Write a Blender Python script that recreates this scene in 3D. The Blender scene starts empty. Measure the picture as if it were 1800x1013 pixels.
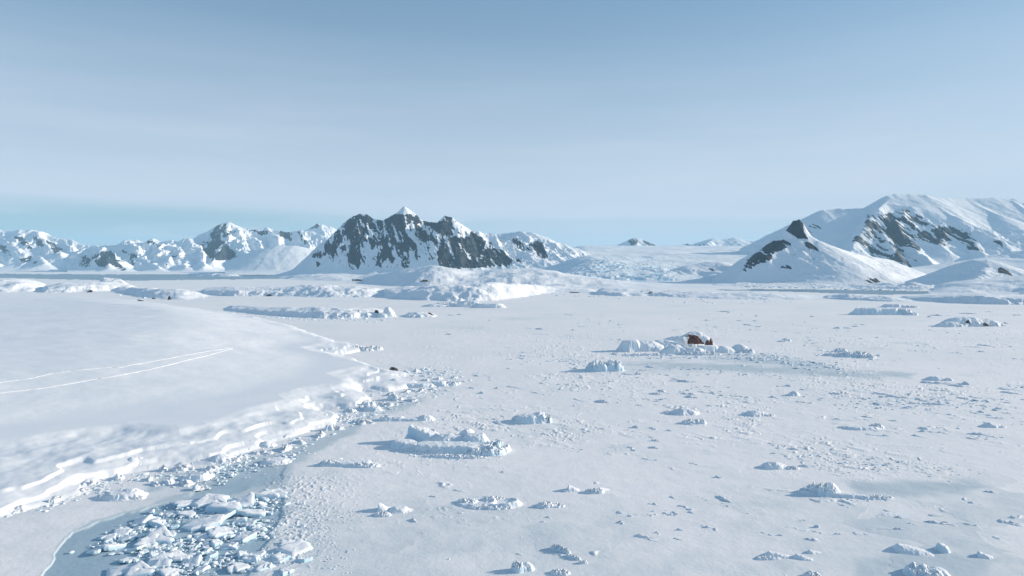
import bpy, math, random
import numpy as np

# ------------------------------------------------------------------ basics
scene = bpy.context.scene
COL = scene.collection
F, HZ, CX, CAMH = 1216.0, 466.0, 900.0, 50.0      # focal length / horizon row / centre column of the 1800 px photograph, camera height (m)
SUN_EL, SUN_AZ = math.radians(16.5), math.radians(13.0)   # azimuth measured from +X towards +Y

def gy(py, z=0.0): return F * (CAMH - z) / (py - HZ)      # distance of a ground point seen on row py
def gp(px, py):
    Y = gy(py); return ((px - CX) / F * Y, Y)
def wp(px, py, D): return ((px - CX) / F * D, D, CAMH + (HZ - py) / F * D)

# ------------------------------------------------------------------ noise
def _h(ix, iy, seed):
    h = (ix.astype(np.int64) * 374761393 + iy.astype(np.int64) * 668265263 + seed * 974634777) & 0xFFFFFFFF
    h = ((h ^ (h >> 13)) * 1274126177) & 0xFFFFFFFF
    h = ((h ^ (h >> 16)) * 2246822519) & 0xFFFFFFFF
    return (h ^ (h >> 15)) & 0xFFFFFFFF
def perlin(x, y, seed=0):
    xi = np.floor(x); yi = np.floor(y); xf = x - xi; yf = y - yi
    xi = xi.astype(np.int64); yi = yi.astype(np.int64)
    def g(a, b, dx, dy):
        an = _h(a, b, seed) * (2 * math.pi / 4294967296.0)
        return np.cos(an) * dx + np.sin(an) * dy
    u = xf * xf * xf * (xf * (xf * 6 - 15) + 10); v = yf * yf * yf * (yf * (yf * 6 - 15) + 10)
    a = g(xi, yi, xf, yf); b = g(xi + 1, yi, xf - 1, yf)
    c = g(xi, yi + 1, xf, yf - 1); d = g(xi + 1, yi + 1, xf - 1, yf - 1)
    return 1.5 * ((a + (b - a) * u) + ((c + (d - c) * u) - (a + (b - a) * u)) * v)
def fbm(x, y, seed=0, o=5, gain=0.5):
    s = np.zeros(np.shape(x)); a = 1.0; t = 0.0
    for k in range(o):
        s += a * perlin(x, y, seed + k * 17); t += a; a *= gain
        x, y = x * 1.93 + y * 0.57 + 11.3, y * 1.93 - x * 0.57 + 5.7
    return s / t
def ridged(x, y, seed=0, o=5, gain=0.5):
    s = np.zeros(np.shape(x)); a = 1.0; t = 0.0; w = 1.0
    for k in range(o):
        n = 1 - np.abs(perlin(x, y, seed + k * 23)); n = n * n
        s += a * n * w; t += a; w = np.clip(n * 1.4, 0, 1); a *= gain
        x, y = x * 1.93 + y * 0.57 + 3.1, y * 1.93 - x * 0.57 + 8.9
    return s / t
def cells(x, y, seed=0):
    """cracked plates: random value, tilt term and distance to the crack"""
    xi = np.floor(x).astype(np.int64); yi = np.floor(y).astype(np.int64)
    f1 = np.full(np.shape(x), 9.0); f2 = f1.copy(); rnd = np.zeros(np.shape(x)); tl = np.zeros(np.shape(x))
    for i in (-1, 0, 1):
        for j in (-1, 0, 1):
            h = _h(xi + i, yi + j, seed)
            ox = x - (xi + i + .1 + .8 * (h & 1023) / 1023.0); oy = y - (yi + j + .1 + .8 * ((h >> 10) & 1023) / 1023.0)
            d = np.sqrt(ox * ox + oy * oy); m = d < f1
            f2 = np.where(m, f1, np.minimum(f2, d))
            a = (h >> 20) / 4096.0 * 2 * math.pi
            tl = np.where(m, np.cos(a) * ox + np.sin(a) * oy, tl); rnd = np.where(m, ((h >> 5) & 4095) / 4095.0, rnd); f1 = np.where(m, d, f1)
    return rnd, tl, f2 - f1
def sst(a, b, x):
    t = np.clip((x - a) / (b - a), 0, 1); return t * t * (3 - 2 * t)

# ------------------------------------------------------------------ mesh helpers
def mesh_np(name, V, Q, mat, smooth=True, attrs=None):
    me = bpy.data.meshes.new(name)
    V = np.asarray(V, dtype=np.float32); Q = np.asarray(Q, dtype=np.int32); n = Q.shape[1]
    me.vertices.add(len(V)); me.vertices.foreach_set('co', V.ravel())
    me.loops.add(Q.size); me.loops.foreach_set('vertex_index', Q.ravel())
    me.polygons.add(len(Q))
    me.polygons.foreach_set('loop_start', np.arange(0, Q.size, n, dtype=np.int32))
    me.polygons.foreach_set('loop_total', np.full(len(Q), n, dtype=np.int32))
    me.polygons.foreach_set('use_smooth', np.full(len(Q), smooth, dtype=bool))
    for k, v in (attrs or {}).items():
        a = me.attributes.new(k, 'FLOAT', 'POINT'); a.data.foreach_set('value', np.asarray(v, dtype=np.float32).ravel())
    me.update(calc_edges=True); me.validate()
    me.materials.append(mat)
    return me
def compact(V, Q, attrs=None):
    used = np.zeros(len(V), bool); used[Q.ravel()] = True
    m = np.cumsum(used) - 1
    return V[used], m[Q], {k: np.asarray(v).ravel()[used] for k, v in (attrs or {}).items()}
def grid_quads(nr, nc):
    i = np.arange(nr * nc).reshape(nr, nc)
    return np.stack([i[:-1, :-1].ravel(), i[:-1, 1:].ravel(), i[1:, 1:].ravel(), i[1:, :-1].ravel()], 1)
def link(name, me, loc=(0, 0, 0), label=None, cat=None, group=None, kind=None):
    o = bpy.data.objects.new(name, me); COL.objects.link(o); o.location = loc
    if label: o['label'] = label
    if cat: o['category'] = cat
    if group: o['group'] = group
    if kind: o['kind'] = kind
    return o
def poly_dist(X, Y, P):
    """signed distance to a closed polygon, positive inside"""
    P = np.asarray(P, float); d2 = np.full(X.shape, 1e18); ins = np.zeros(X.shape, bool)
    for (ax, ay), (bx, by) in zip(P, np.roll(P, -1, 0)):
        ex, ey = bx - ax, by - ay; L = ex * ex + ey * ey + 1e-12
        t = np.clip(((X - ax) * ex + (Y - ay) * ey) / L, 0, 1)
        d2 = np.minimum(d2, (X - ax - t * ex) ** 2 + (Y - ay - t * ey) ** 2)
        c = ((ay > Y) != (by > Y))
        ins ^= c & (X < ax + (Y - ay) * ex / (ey if abs(ey) > 1e-9 else 1e-9))
    d = np.sqrt(d2); return np.where(ins, d, -d)
def poly_soft(X, Y, P, k):
    P = np.asarray(P, float); S = np.zeros(X.shape)
    for (ax, ay), (bx, by) in zip(P, np.roll(P, -1, 0)):
        ex, ey = bx - ax, by - ay; L = ex * ex + ey * ey + 1e-12
        t = np.clip(((X - ax) * ex + (Y - ay) * ey) / L, 0, 1)
        S += np.exp(-np.minimum(np.sqrt((X - ax - t * ex) ** 2 + (Y - ay - t * ey) ** 2) / k, 50))
    return -k * np.log(S)
def ismooth(x, xs, ys, w):
    return sum(np.interp(x + w * o, xs, ys) for o in (-1, -.66, -.33, 0, .33, .66, 1)) / 7
def skel(X, Y, ridges, k):
    """height from a skeleton of ridge lines: (points, slope, rounding)"""
    H = np.full(X.shape, -1e4)
    for pts, s, r in ridges:
        for A, B in zip(pts[:-1], pts[1:]):
            ex, ey = B[0] - A[0], B[1] - A[1]; L = ex * ex + ey * ey + 1e-9
            t = np.clip(((X - A[0]) * ex + (Y - A[1]) * ey) / L, 0, 1)
            d = np.sqrt((X - A[0] - t * ex) ** 2 + (Y - A[1] - t * ey) ** 2)
            z = A[2] + t * (B[2] - A[2]) - s * (np.sqrt(d * d + r * r) - r)
            q = np.maximum(1.5 * k - np.abs(H - z), 0); H = np.maximum(H, z) + q * q / (6 * k)
    return H

# ------------------------------------------------------------------ materials
def newmat(name):
    m = bpy.data.materials.new(name); m.use_nodes = True
    nt = m.node_tree; b = nt.nodes['Principled BSDF']; return m, nt, b
def nd(nt, t, **kw):
    n = nt.nodes.new(t)
    for k, v in kw.items(): setattr(n, k, v)
    return n
def noise(nt, scale, detail=4, rough=0.55, vec=None):
    n = nd(nt, 'ShaderNodeTexNoise'); n.inputs['Scale'].default_value = scale
    n.inputs['Detail'].default_value = detail; n.inputs['Roughness'].default_value = rough
    if vec is not None: nt.links.new(vec, n.inputs['Vector'])
    return n.outputs['Fac']
def ramp(nt, fac, a, b):
    n = nd(nt, 'ShaderNodeMapRange', interpolation_type='SMOOTHSTEP')
    n.inputs['From Min'].default_value = a; n.inputs['From Max'].default_value = b
    nt.links.new(fac, n.inputs['Value']); return n.outputs['Result']
def mth(nt, op, a, b=None, clamp=False):
    n = nd(nt, 'ShaderNodeMath', operation=op, use_clamp=clamp)
    for i, v in enumerate((a, b)):
        if v is None: continue
        if isinstance(v, (int, float)): n.inputs[i].default_value = v
        else: nt.links.new(v, n.inputs[i])
    return n.outputs[0]
def mixc(nt, fac, a, b):
    n = nd(nt, 'ShaderNodeMix', data_type='RGBA')
    for s, v in ((0, fac), (6, a), (7, b)):
        if isinstance(v, (int, float)): n.inputs[s].default_value = v
        elif isinstance(v, tuple): n.inputs[s].default_value = (*v, 1)
        else: nt.links.new(v, n.inputs[s])
    return n.outputs[2]
def bump(nt, h, strength, dist):
    n = nd(nt, 'ShaderNodeBump'); n.inputs['Strength'].default_value = strength
    n.inputs['Distance'].default_value = dist; nt.links.new(h, n.inputs['Height']); return n.outputs['Normal']
def pos(nt): return nd(nt, 'ShaderNodeNewGeometry').outputs['Position']
def attr(nt, name): return nd(nt, 'ShaderNodeAttribute', attribute_name=name).outputs['Fac']
def upness(nt):
    g = nd(nt, 'ShaderNodeNewGeometry'); s = nd(nt, 'ShaderNodeSeparateXYZ')
    nt.links.new(g.outputs['Normal'], s.inputs[0]); return s.outputs['Z']

SNOW = (0.84, 0.865, 0.885)
ICE = (0.50, 0.72, 0.83)

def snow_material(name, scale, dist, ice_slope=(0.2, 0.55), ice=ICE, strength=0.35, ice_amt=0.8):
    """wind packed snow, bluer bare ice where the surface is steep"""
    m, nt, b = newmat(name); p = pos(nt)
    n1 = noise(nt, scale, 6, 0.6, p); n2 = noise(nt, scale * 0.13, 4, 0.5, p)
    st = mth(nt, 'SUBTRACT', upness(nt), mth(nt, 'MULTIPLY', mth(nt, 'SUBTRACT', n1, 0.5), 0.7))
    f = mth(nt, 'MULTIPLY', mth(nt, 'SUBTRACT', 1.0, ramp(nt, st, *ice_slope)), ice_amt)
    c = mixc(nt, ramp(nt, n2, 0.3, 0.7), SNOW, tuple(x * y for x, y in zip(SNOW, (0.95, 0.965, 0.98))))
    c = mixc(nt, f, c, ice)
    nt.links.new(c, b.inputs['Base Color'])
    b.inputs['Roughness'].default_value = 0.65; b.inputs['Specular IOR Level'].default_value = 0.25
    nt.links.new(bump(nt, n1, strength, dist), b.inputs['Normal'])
    return m
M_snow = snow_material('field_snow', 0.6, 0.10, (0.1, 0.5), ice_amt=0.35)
M_floe = snow_material('floe_snow', 1.6, 0.08, (0.15, 0.75), (0.44, 0.67, 0.80), ice_amt=0.75)  # real ice on steep faces, its blue deepened to paint in shaded sides
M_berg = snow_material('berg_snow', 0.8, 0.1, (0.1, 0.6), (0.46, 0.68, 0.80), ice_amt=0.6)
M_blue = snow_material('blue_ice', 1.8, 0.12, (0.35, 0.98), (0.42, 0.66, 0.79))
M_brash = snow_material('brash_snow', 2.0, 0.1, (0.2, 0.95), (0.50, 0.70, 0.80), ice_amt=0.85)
M_isle = snow_material('island_snow', 0.08, 0.8, (0.3, 0.75), ice_amt=0.5)

def rock_mountain(name, scale, rock=(0.020, 0.034, 0.048), rock2=(0.046, 0.058, 0.068), dist=6):
    m, nt, b = newmat(name); p = pos(nt)
    n1 = noise(nt, scale, 8, 0.62, p); n2 = noise(nt, scale * 4, 6, 0.6, p); n3 = noise(nt, scale * .35, 4, 0.5, p)
    f = mth(nt, 'ADD', attr(nt, 'rock'), mth(nt, 'MULTIPLY', mth(nt, 'SUBTRACT', n2, 0.5), 0.4))
    f = ramp(nt, f, 0.42, 0.54)
    rc = mixc(nt, ramp(nt, n1, 0.35, 0.7), rock, rock2)
    rc = mixc(nt, ramp(nt, n2, 0.5, 0.75), rc, tuple(x * 1.5 for x in rock))
    sc = mixc(nt, ramp(nt, n3, 0.35, 0.7), SNOW, (0.80, 0.845, 0.875))
    sc = mixc(nt, attr(nt, 'blue'), sc, (0.52, 0.73, 0.84))
    nt.links.new(mixc(nt, f, sc, rc), b.inputs['Base Color'])
    b.inputs['Roughness'].default_value = 0.75; b.inputs['Specular IOR Level'].default_value = 0.2
    hgt = mth(nt, 'ADD', mth(nt, 'MULTIPLY', n1, 0.6), mth(nt, 'MULTIPLY', mth(nt, 'MULTIPLY', n2, f), 0.6))
    nt.links.new(bump(nt, hgt, 0.5, dist), b.inputs['Normal'])
    return m
M_mt_near = rock_mountain('mountain_near', 0.03, dist=8)
M_mt_far = rock_mountain('mountain_far', 0.015, dist=14)

def rock_material(name, c1, c2, scale):
    m, nt, b = newmat(name); p = pos(nt)
    n1 = noise(nt, scale, 8, 0.6, p); n2 = noise(nt, scale * 3, 5, 0.6, p)
    c = mixc(nt, ramp(nt, n1, 0.35, 0.65), c1, c2)
    s = mth(nt, 'ADD', upness(nt), mth(nt, 'MULTIPLY', mth(nt, 'SUBTRACT', n2, 0.5), 0.9))
    c = mixc(nt, ramp(nt, s, 0.55, 0.75), c, SNOW)
    nt.links.new(c, b.inputs['Base Color']); b.inputs['Roughness'].default_value = 0.8
    nt.links.new(bump(nt, n1, 0.7, 0.5), b.inputs['Normal'])
    return m
M_rock = rock_material('dark_rock', (0.03, 0.032, 0.035), (0.09, 0.08, 0.07), 0.4)
M_red = rock_material('red_rock', (0.075, 0.026, 0.021), (0.17, 0.075, 0.055), 0.4)

def sea_ice_material():
    m, nt, b = newmat('sea_ice'); p = pos(nt)
    n0 = noise(nt, 0.012, 5, 0.55, p); n1 = noise(nt, 0.11, 6, 0.6, p); n2 = noise(nt, 1.1, 6, 0.62, p)
    bare = mth(nt, 'ADD', attr(nt, 'bare'), mth(nt, 'MULTIPLY', mth(nt, 'SUBTRACT', n1, 0.5), 0.55))  # mask holds thin ice, the painted iceberg shadow and a greyer near zone
    base = mixc(nt, ramp(nt, n0, 0.3, 0.72), (0.90, 0.89, 0.885), (0.83, 0.84, 0.845))
    base = mixc(nt, mth(nt, 'MULTIPLY', ramp(nt, n1, 0.5, 0.8), 0.3), base, (0.75, 0.80, 0.82))
    base = mixc(nt, ramp(nt, bare, 0.15, 0.75), base, (0.56, 0.64, 0.68))
    base = mixc(nt, ramp(nt, bare, 0.85, 1.45), base, (0.37, 0.50, 0.58))
    nt.links.new(base, b.inputs['Base Color'])
    r = nd(nt, 'ShaderNodeMapRange'); r.inputs['To Min'].default_value = 0.7; r.inputs['To Max'].default_value = 0.5
    nt.links.new(attr(nt, 'bare'), r.inputs['Value']); nt.links.new(r.outputs[0], b.inputs['Roughness'])
    b.inputs['Specular IOR Level'].default_value = 0.25
    h = mth(nt, 'ADD', n2, mth(nt, 'MULTIPLY', n1, 2.0))
    nt.links.new(bump(nt, h, 0.5, 0.12), b.inputs['Normal'])
    return m
M_sea = sea_ice_material()
def water_material():
    m, nt, b = newmat('water'); p = pos(nt)
    b.inputs['Base Color'].default_value = (0.16, 0.27, 0.34, 1); b.inputs['Roughness'].default_value = 0.35
    nt.links.new(bump(nt, noise(nt, 0.4, 4, 0.6, p), 0.5, 0.3), b.inputs['Normal'])
    return m
M_water = water_material()
m, nt, b = newmat('track_snow'); b.inputs['Base Color'].default_value = (0.86, 0.875, 0.885, 1); b.inputs['Roughness'].default_value = 0.7
nt.links.new(bump(nt, noise(nt, 2.5, 5, 0.6, pos(nt)), 0.6, 0.15), b.inputs['Normal'])
M_track = m

# ------------------------------------------------------------------ terrain sheets (columns fan out from the viewpoint so detail is even)
def fan(px0, px1, nc, Ys):
    u = (np.linspace(px0, px1, nc) - CX) / F
    Y = np.repeat(np.asarray(Ys)[:, None], nc, 1); return u[None, :] * Y, Y
def sheet(name, X, Y, Z, mat, attrs=None, cut=-1.0, **kw):
    nr, nc = X.shape
    Q = grid_quads(nr, nc); z = Z.ravel()
    Q = Q[(z[Q] > cut).any(1)]
    V = np.stack([X.ravel(), Y.ravel(), z], 1)
    V, Q, A = compact(V, Q, attrs)
    c = np.array([V[:, 0].mean(), V[:, 1].mean(), 0.0])
    return link(name, mesh_np(name, V - c, Q, mat, True, A), tuple(c), **kw)

def slope_of(X, Y, Z):
    dz_c = np.gradient(Z, axis=1); dx_c = np.gradient(X, axis=1)
    gx = dz_c / np.where(np.abs(dx_c) < 1e-6, 1e-6, dx_c)
    dz_r = np.gradient(Z, axis=0); dy = np.gradient(Y, axis=0); dx_r = np.gradient(X, axis=0)
    gyy = (dz_r - gx * dx_r) / np.where(np.abs(dy) < 1e-6, 1e-6, dy)
    return np.sqrt(gx ** 2 + gyy ** 2)

def mountain(name, label, px0, px1, nc, Y0, Y1, nr, ridges, k=8, warp=(120, 18), carve=(160, 22), apron=40, rocks=None,
             rock_slope=(0.75, 1.15), rock_bias=0.0, seed=1, mat=None, fine=(45, 5), blue=None, calm=()):
    Ys = np.linspace(Y0, Y1, nr); X, Y = fan(px0, px1, nc, Ys)
    wl, wa = warp
    Xw = X + wa * fbm(X / wl, Y / wl, seed, 4); Yw = Y + wa * fbm(X / wl + 31, Y / wl + 7, seed + 3, 4)
    H = skel(Xw, Yw, [([wp(*q) for q in pts], s, r) for pts, s, r in ridges], k)
    cl, ca = carve; H0 = H
    top = max(wp(*q)[2] for pts, s, r in ridges for q in pts)
    env = np.clip(H / top * 2.2, 0.0, 1.0)
    QX = CX + F * X / Y; QY = HZ + F * (CAMH - H) / Y
    for (cx, cy, rx, ry, ang, w) in calm:
        a = math.radians(ang); dx = QX - cx; dy = QY - cy
        e = np.sqrt(((dx * math.cos(a) + dy * math.sin(a)) / rx) ** 2 + ((-dx * math.sin(a) + dy * math.cos(a)) / ry) ** 2)
        env = env * (1 - w * sst(1.2, .7, e))
    env = env * (1 - .72 * sst(.82, 1.0, (H + 50) / (H.max(axis=0, keepdims=True) + 50)))
    H = H + env * ca * (.4 * ridged(Xw / cl, Yw / cl, seed + 9, 5) + .6 * ridged((Xw + .45 * Yw) / (cl * .62), Yw / (cl * 2.4), seed + 10, 5) - 0.62) * 1.7
    fl, fa = fine
    H = H + env * fa * (ridged(X / fl, Y / fl, seed + 19, 4) - 0.6) * 1.5
    H = np.where(H < apron, apron * np.exp(np.clip((H - apron) / apron, -6, 0)), H) - apron * 0.05 - 1.0
    S = slope_of(X, Y, H)
    PX = CX + F * X / Y; PY = HZ + F * (CAMH - H) / Y
    n = fbm(X / (cl * .35), Y / (cl * .35), seed + 40, 5)
    R = sst(*rock_slope, S + 0.35 * n + rock_bias)
    if rocks is not None:
        R = np.zeros(X.shape); q = cl * .16
        # bare ribs between snow filled gullies, slanting down the face, inside the mapped outcrops
        n2 = ridged((X + .45 * H) / q + .5 * n, (.55 * H - .2 * X) / (q * 2.4), seed + 60, 5) - .5
        n3 = fbm((X + .5 * H) / (q * 2.4), H / (q * 4.5), seed + 66, 6); n4 = fbm((X + .4 * H) / (q * .5), H / (q * .8), seed + 69, 4)
        for w, scale, (ox, oy), pts in rocks:
            P = [(ox + x / scale, oy + y / scale) for x, y in pts]
            x0 = min(p[0] for p in P) - 14; x1 = max(p[0] for p in P) + 14; y0 = min(p[1] for p in P) - 14; y1 = max(p[1] for p in P) + 14
            sel = (PX > x0) & (PX < x1) & (PY > y0) & (PY < y1)
            if not sel.any(): continue
            d = poly_dist(PX[sel], PY[sel], P) + 4 * n3[sel] + 4 * n4[sel] + 1.5
            r = sst(-2.5, 3.5, d) * (.38 + .30 * w + 1.0 * n2[sel] + .9 * n3[sel] + .5 * n4[sel] + .25 * (np.clip(S[sel], 0, 1.6) - .8))
            R[sel] = np.maximum(R[sel], r)
        R = np.clip(R, 0, 1)
    B = np.zeros(X.shape) if blue is None else blue(PX, PY, X, Y, S)
    return sheet(name, X, Y, H, mat or M_mt_near, {'rock': R.ravel(), 'blue': B.ravel()}, label=label, cat='mountain', kind='structure')

R_ = lambda s, r, *p: (list(p), s, r)
# --- the black-cliffed mountain in the centre
mountain('mountain', 'snow streaked mountain with dark blue cliffs and a spire in the centre', 470, 1090, 760, 2850, 3900, 470, [
    R_(0.95, 4, (500, 482, 3250), (530, 466, 3280), (556, 448, 3320), (576, 430, 3350), (592, 412, 3380), (607, 397, 3400), (620, 379, 3400), (630, 375, 3400), (645, 376, 3400), (657, 384, 3420), (672, 386, 3440), (686, 377, 3440), (700, 372, 3440), (711, 362, 3440), (724, 371, 3440), (736, 383, 3430), (752, 388, 3430), (774, 391, 3400), (783, 378, 3330), (795, 381, 3330), (806, 390, 3340), (830, 402, 3350), (868, 412, 3350)),
    R_(0.95, 3, (622, 379, 3400), (612, 410, 3310), (596, 440, 3220), (580, 462, 3150)),
    R_(0.95, 3, (645, 378, 3400), (652, 420, 3280), (640, 450, 3190), (620, 470, 3120)),
    R_(0.95, 3, (700, 373, 3440), (694, 405, 3330), (690, 432, 3240), (676, 458, 3150), (660, 474, 3090)),
    R_(0.8, 3, (728, 383, 3430), (716, 395, 3370), (722, 412, 3300), (738, 430, 3240), (735, 455, 3160)),
    R_(1.3, 2, (786, 379, 3320), (778, 405, 3270), (773, 432, 3210), (768, 462, 3140)),
    R_(1.2, 2, (800, 390, 3330), (815, 425, 3220), (812, 455, 3130)),
    R_(0.9, 3, (868, 412, 3350), (885, 436, 3260), (905, 455, 3180), (925, 470, 3110)),
    R_(1.1, 2, (848, 414, 3330), (860, 440, 3230), (862, 466, 3130)),
    R_(0.45, 25, (850, 409, 3600), (885, 410, 3600), (920, 406, 3550), (934, 408, 3520), (952, 416, 3500), (975, 424, 3480), (1005, 434, 3450), (1045, 446, 3420), (1080, 456, 3400)),
    R_(0.9, 4, (928, 408, 3520), (948, 430, 3400), (966, 450, 3300), (985, 468, 3200)),
    R_(0.7, 6, (952, 417, 3500), (985, 440, 3370), (1010, 458, 3260)),
    R_(0.55, 10, (868, 414, 3360), (905, 432, 3330), (935, 455, 3240), (965, 472, 3150)),
], k=4, warp=(110, 16), carve=(150, 26), apron=45, fine=(42, 9), seed=5, calm=[(640, 385, 30, 12, 0, .7), (716, 372, 26, 12, 0, .8), (790, 388, 14, 12, 0, .7)],
    rocks=[(-.75, 3.0, (500, 340), [(190, 290), (300, 160), (370, 105), (480, 140), (620, 110), (730, 150), (840, 150), (900, 130), (960, 210), (1060, 230), (1230, 350), (1180, 388), (880, 392), (790, 350), (680, 390), (480, 400), (320, 395), (230, 350)]), (1, 3.0, (500, 340), [(365, 105), (440, 105), (480, 150), (480, 200), (440, 190), (420, 215), (450, 240), (500, 255), (490, 290), (440, 300), (400, 280), (395, 330), (400, 370), (380, 385), (340, 360), (330, 320), (340, 270), (330, 225), (300, 215), (310, 160), (350, 130)]), (1, 3.0, (500, 340), [(490, 140), (560, 130), (600, 115), (700, 115), (720, 150), (700, 160), (650, 165), (630, 195), (690, 260), (700, 300), (640, 310), (600, 340), (570, 370), (540, 340), (500, 385), (485, 380), (520, 300), (530, 240), (540, 200), (500, 190)]), (1, 3.0, (500, 340), [(660, 170), (720, 185), (800, 230), (800, 250), (720, 255), (700, 235), (660, 195)]), (1.15, 3.0, (500, 340), [(850, 120), (890, 125), (905, 150), (880, 180), (885, 230), (940, 240), (990, 215), (1040, 230), (1060, 250), (1050, 300), (1090, 290), (1150, 300), (1200, 350), (1240, 355), (1180, 385), (1060, 390), (1000, 390), (960, 390), (900, 395), (820, 380), (805, 330), (815, 280), (830, 200), (840, 160)]), (1, 3.0, (500, 340), [(1200, 250), (1220, 240), (1270, 290), (1330, 250), (1360, 270), (1390, 330), (1370, 345), (1320, 310), (1260, 300)]), (0.35, 3.0, (500, 340), [(150, 320), (190, 300), (240, 220), (300, 170), (310, 200), (330, 300), (260, 300), (200, 340), (150, 335)]), (0.6, 3.0, (500, 340), [(140, 385), (190, 360), (200, 375), (150, 395)]), (0.9, 3.0, (500, 340), [(740, 150), (835, 155), (840, 200), (810, 215), (770, 180)]), (0.4, 3.0, (500, 340), [(690, 300), (720, 330), (700, 370), (680, 350)])], rock_slope=(0.55, 1.0))

# --- the ranges at the left
mountain('mountain', 'long white mountain ridge at the far left edge', -330, 175, 430, 5200, 7400, 260, [
    R_(0.5, 10, (-320, 420, 6200), (-230, 396, 6300), (-150, 405, 6300), (-80, 394, 6300), (-30, 404, 6300), (0, 404, 6300), (32, 405, 6300), (58, 402, 6300), (78, 410, 6300), (100, 417, 6250), (128, 422, 6200), (150, 430, 6150)),
    R_(0.6, 8, (0, 404, 6300), (25, 430, 5900), (45, 452, 5600)), R_(0.6, 8, (58, 402, 6300), (85, 425, 5950), (110, 448, 5650)),
    R_(0.6, 8, (100, 417, 6250), (135, 440, 5900), (160, 458, 5600)), R_(0.6, 8, (28, 405, 6300), (60, 440, 5800), (80, 462, 5450)),
    R_(0.6, 8, (-80, 395, 6300), (-50, 430, 5850), (-20, 455, 5500)), R_(0.6, 8, (-200, 398, 6300), (-160, 430, 5850), (-130, 455, 5500)),
], k=8, warp=(260, 50), carve=(330, 50), apron=60, fine=(95, 16), seed=21, mat=M_mt_far, rock_slope=(0.5, 0.9),
    rocks=[(0.8, 3.0, (0, 340), [(80, 230), (130, 240), (170, 290), (130, 285)]), (0.8, 3.0, (0, 340), [(170, 225), (210, 240), (240, 290), (200, 275)]), (0.7, 3.0, (0, 340), [(250, 255), (330, 290), (290, 312)]), (0.8, 3.0, (0, 340), [(-60, 240), (40, 285), (60, 330), (20, 315)]), (0.9, 3.0, (0, 340), [(110, 352), (160, 338), (190, 365), (120, 368)]), (0.6, 3.0, (0, 340), [(-400, 260), (-250, 250), (-100, 300), (-200, 320)])])
mountain('mountain', 'low jagged range with slanting rock ribs left of the pointed peak', 118, 450, 420, 4700, 6700, 260, [
    R_(0.6, 6, (128, 445, 5800), (155, 430, 5900), (190, 431, 5900), (213, 426, 5900), (222, 419, 5900), (234, 420, 5900), (250, 425, 5900), (262, 421, 5900), (272, 419, 5900), (285, 424, 5900), (300, 421, 5900), (312, 424, 5900), (322, 418, 5900), (338, 419, 5900), (352, 424, 5900), (375, 428, 5900), (420, 440, 5800)),
    R_(0.65, 5, (222, 419, 5900), (250, 440, 5500), (268, 458, 5200), (278, 470, 5000)), R_(0.65, 5, (272, 420, 5900), (290, 440, 5500), (300, 460, 5150)),
    R_(0.65, 5, (300, 422, 5900), (322, 445, 5400), (330, 465, 5080)), R_(0.65, 5, (170, 430, 5900), (196, 444, 5500), (214, 460, 5200), (222, 472, 4980)),
    R_(0.65, 5, (140, 452, 5300), (152, 450, 5200), (160, 470, 4980)), R_(0.65, 5, (338, 420, 5900), (356, 445, 5400), (362, 466, 5080)),
    R_(0.65, 5, (178, 441, 5200), (190, 442, 5150), (200, 470, 4950)),
], k=6, warp=(200, 45), carve=(260, 55), apron=40, fine=(90, 16), seed=33, mat=M_mt_far, rock_slope=(0.45, 0.85),
    rocks=[(1.1, 3.0, (0, 340), [(415, 385), (445, 335), (470, 345), (472, 387)]), (1.1, 3.0, (0, 340), [(490, 340), (530, 305), (590, 308), (620, 350), (660, 405), (620, 395), (580, 365), (540, 385), (510, 370)]), (0.7, 3.0, (0, 340), [(640, 300), (700, 320), (745, 348), (680, 330)]), (0.7, 3.0, (0, 340), [(850, 355), (900, 380), (885, 392)]), (0.6, 3.0, (0, 340), [(780, 255), (850, 270), (840, 285)]), (0.6, 3.0, (0, 340), [(690, 345), (720, 380), (700, 380)]), (0.5, 3.0, (0, 340), [(900, 300), (930, 330), (910, 330)])])
mountain('mountain', 'pointed snowy peak with a dark shaded flank left of the central mountain', 318, 640, 420, 4900, 7200, 280, [
    R_(0.62, 8, (330, 450, 5900), (352, 425, 6050), (366, 410, 6150), (380, 398, 6200), (395, 390, 6200), (404, 388, 6200), (414, 396, 6200), (426, 403, 6200), (445, 403, 6200), (470, 400, 6250), (488, 404, 6250), (508, 407, 6200), (528, 404, 6200), (548, 406, 6200), (580, 420, 6100), (630, 440, 6000)),
    R_(0.75, 5, (404, 389, 6200), (398, 412, 5900), (388, 436, 5550), (372, 458, 5200)), R_(0.7, 5, (414, 397, 6200), (432, 420, 5800), (436, 445, 5400)),
    R_(0.7, 5, (470, 401, 6250), (490, 418, 5900), (505, 432, 5600)), R_(0.7, 5, (388, 396, 6200), (372, 420, 5850), (345, 445, 5450), (330, 462, 5200)),
    R_(0.6, 6, (426, 404, 6200), (455, 420, 5850), (470, 440, 5500)), R_(0.7, 5, (528, 405, 6200), (540, 425, 5850)),
], k=6, warp=(220, 40), carve=(280, 60), apron=50, fine=(100, 16), seed=47, mat=M_mt_far, rock_slope=(0.45, 0.85),
    rocks=[(0.8, 3.0, (0, 340), [(1090, 235), (1120, 190), (1170, 160), (1200, 160), (1190, 200), (1250, 200), (1180, 240), (1100, 245)]), (1.1, 3.0, (0, 340), [(940, 310), (1060, 260), (1180, 240), (1200, 280), (1260, 330), (1230, 350), (1130, 350), (1080, 330), (1000, 340)]), (0.6, 3.0, (0, 340), [(1300, 185), (1420, 200), (1460, 210), (1380, 215)]), (0.7, 3.0, (0, 340), [(1460, 200), (1530, 210), (1530, 245), (1480, 225)]), (0.7, 3.0, (0, 340), [(1570, 200), (1600, 210), (1620, 270), (1590, 250)])])
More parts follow.
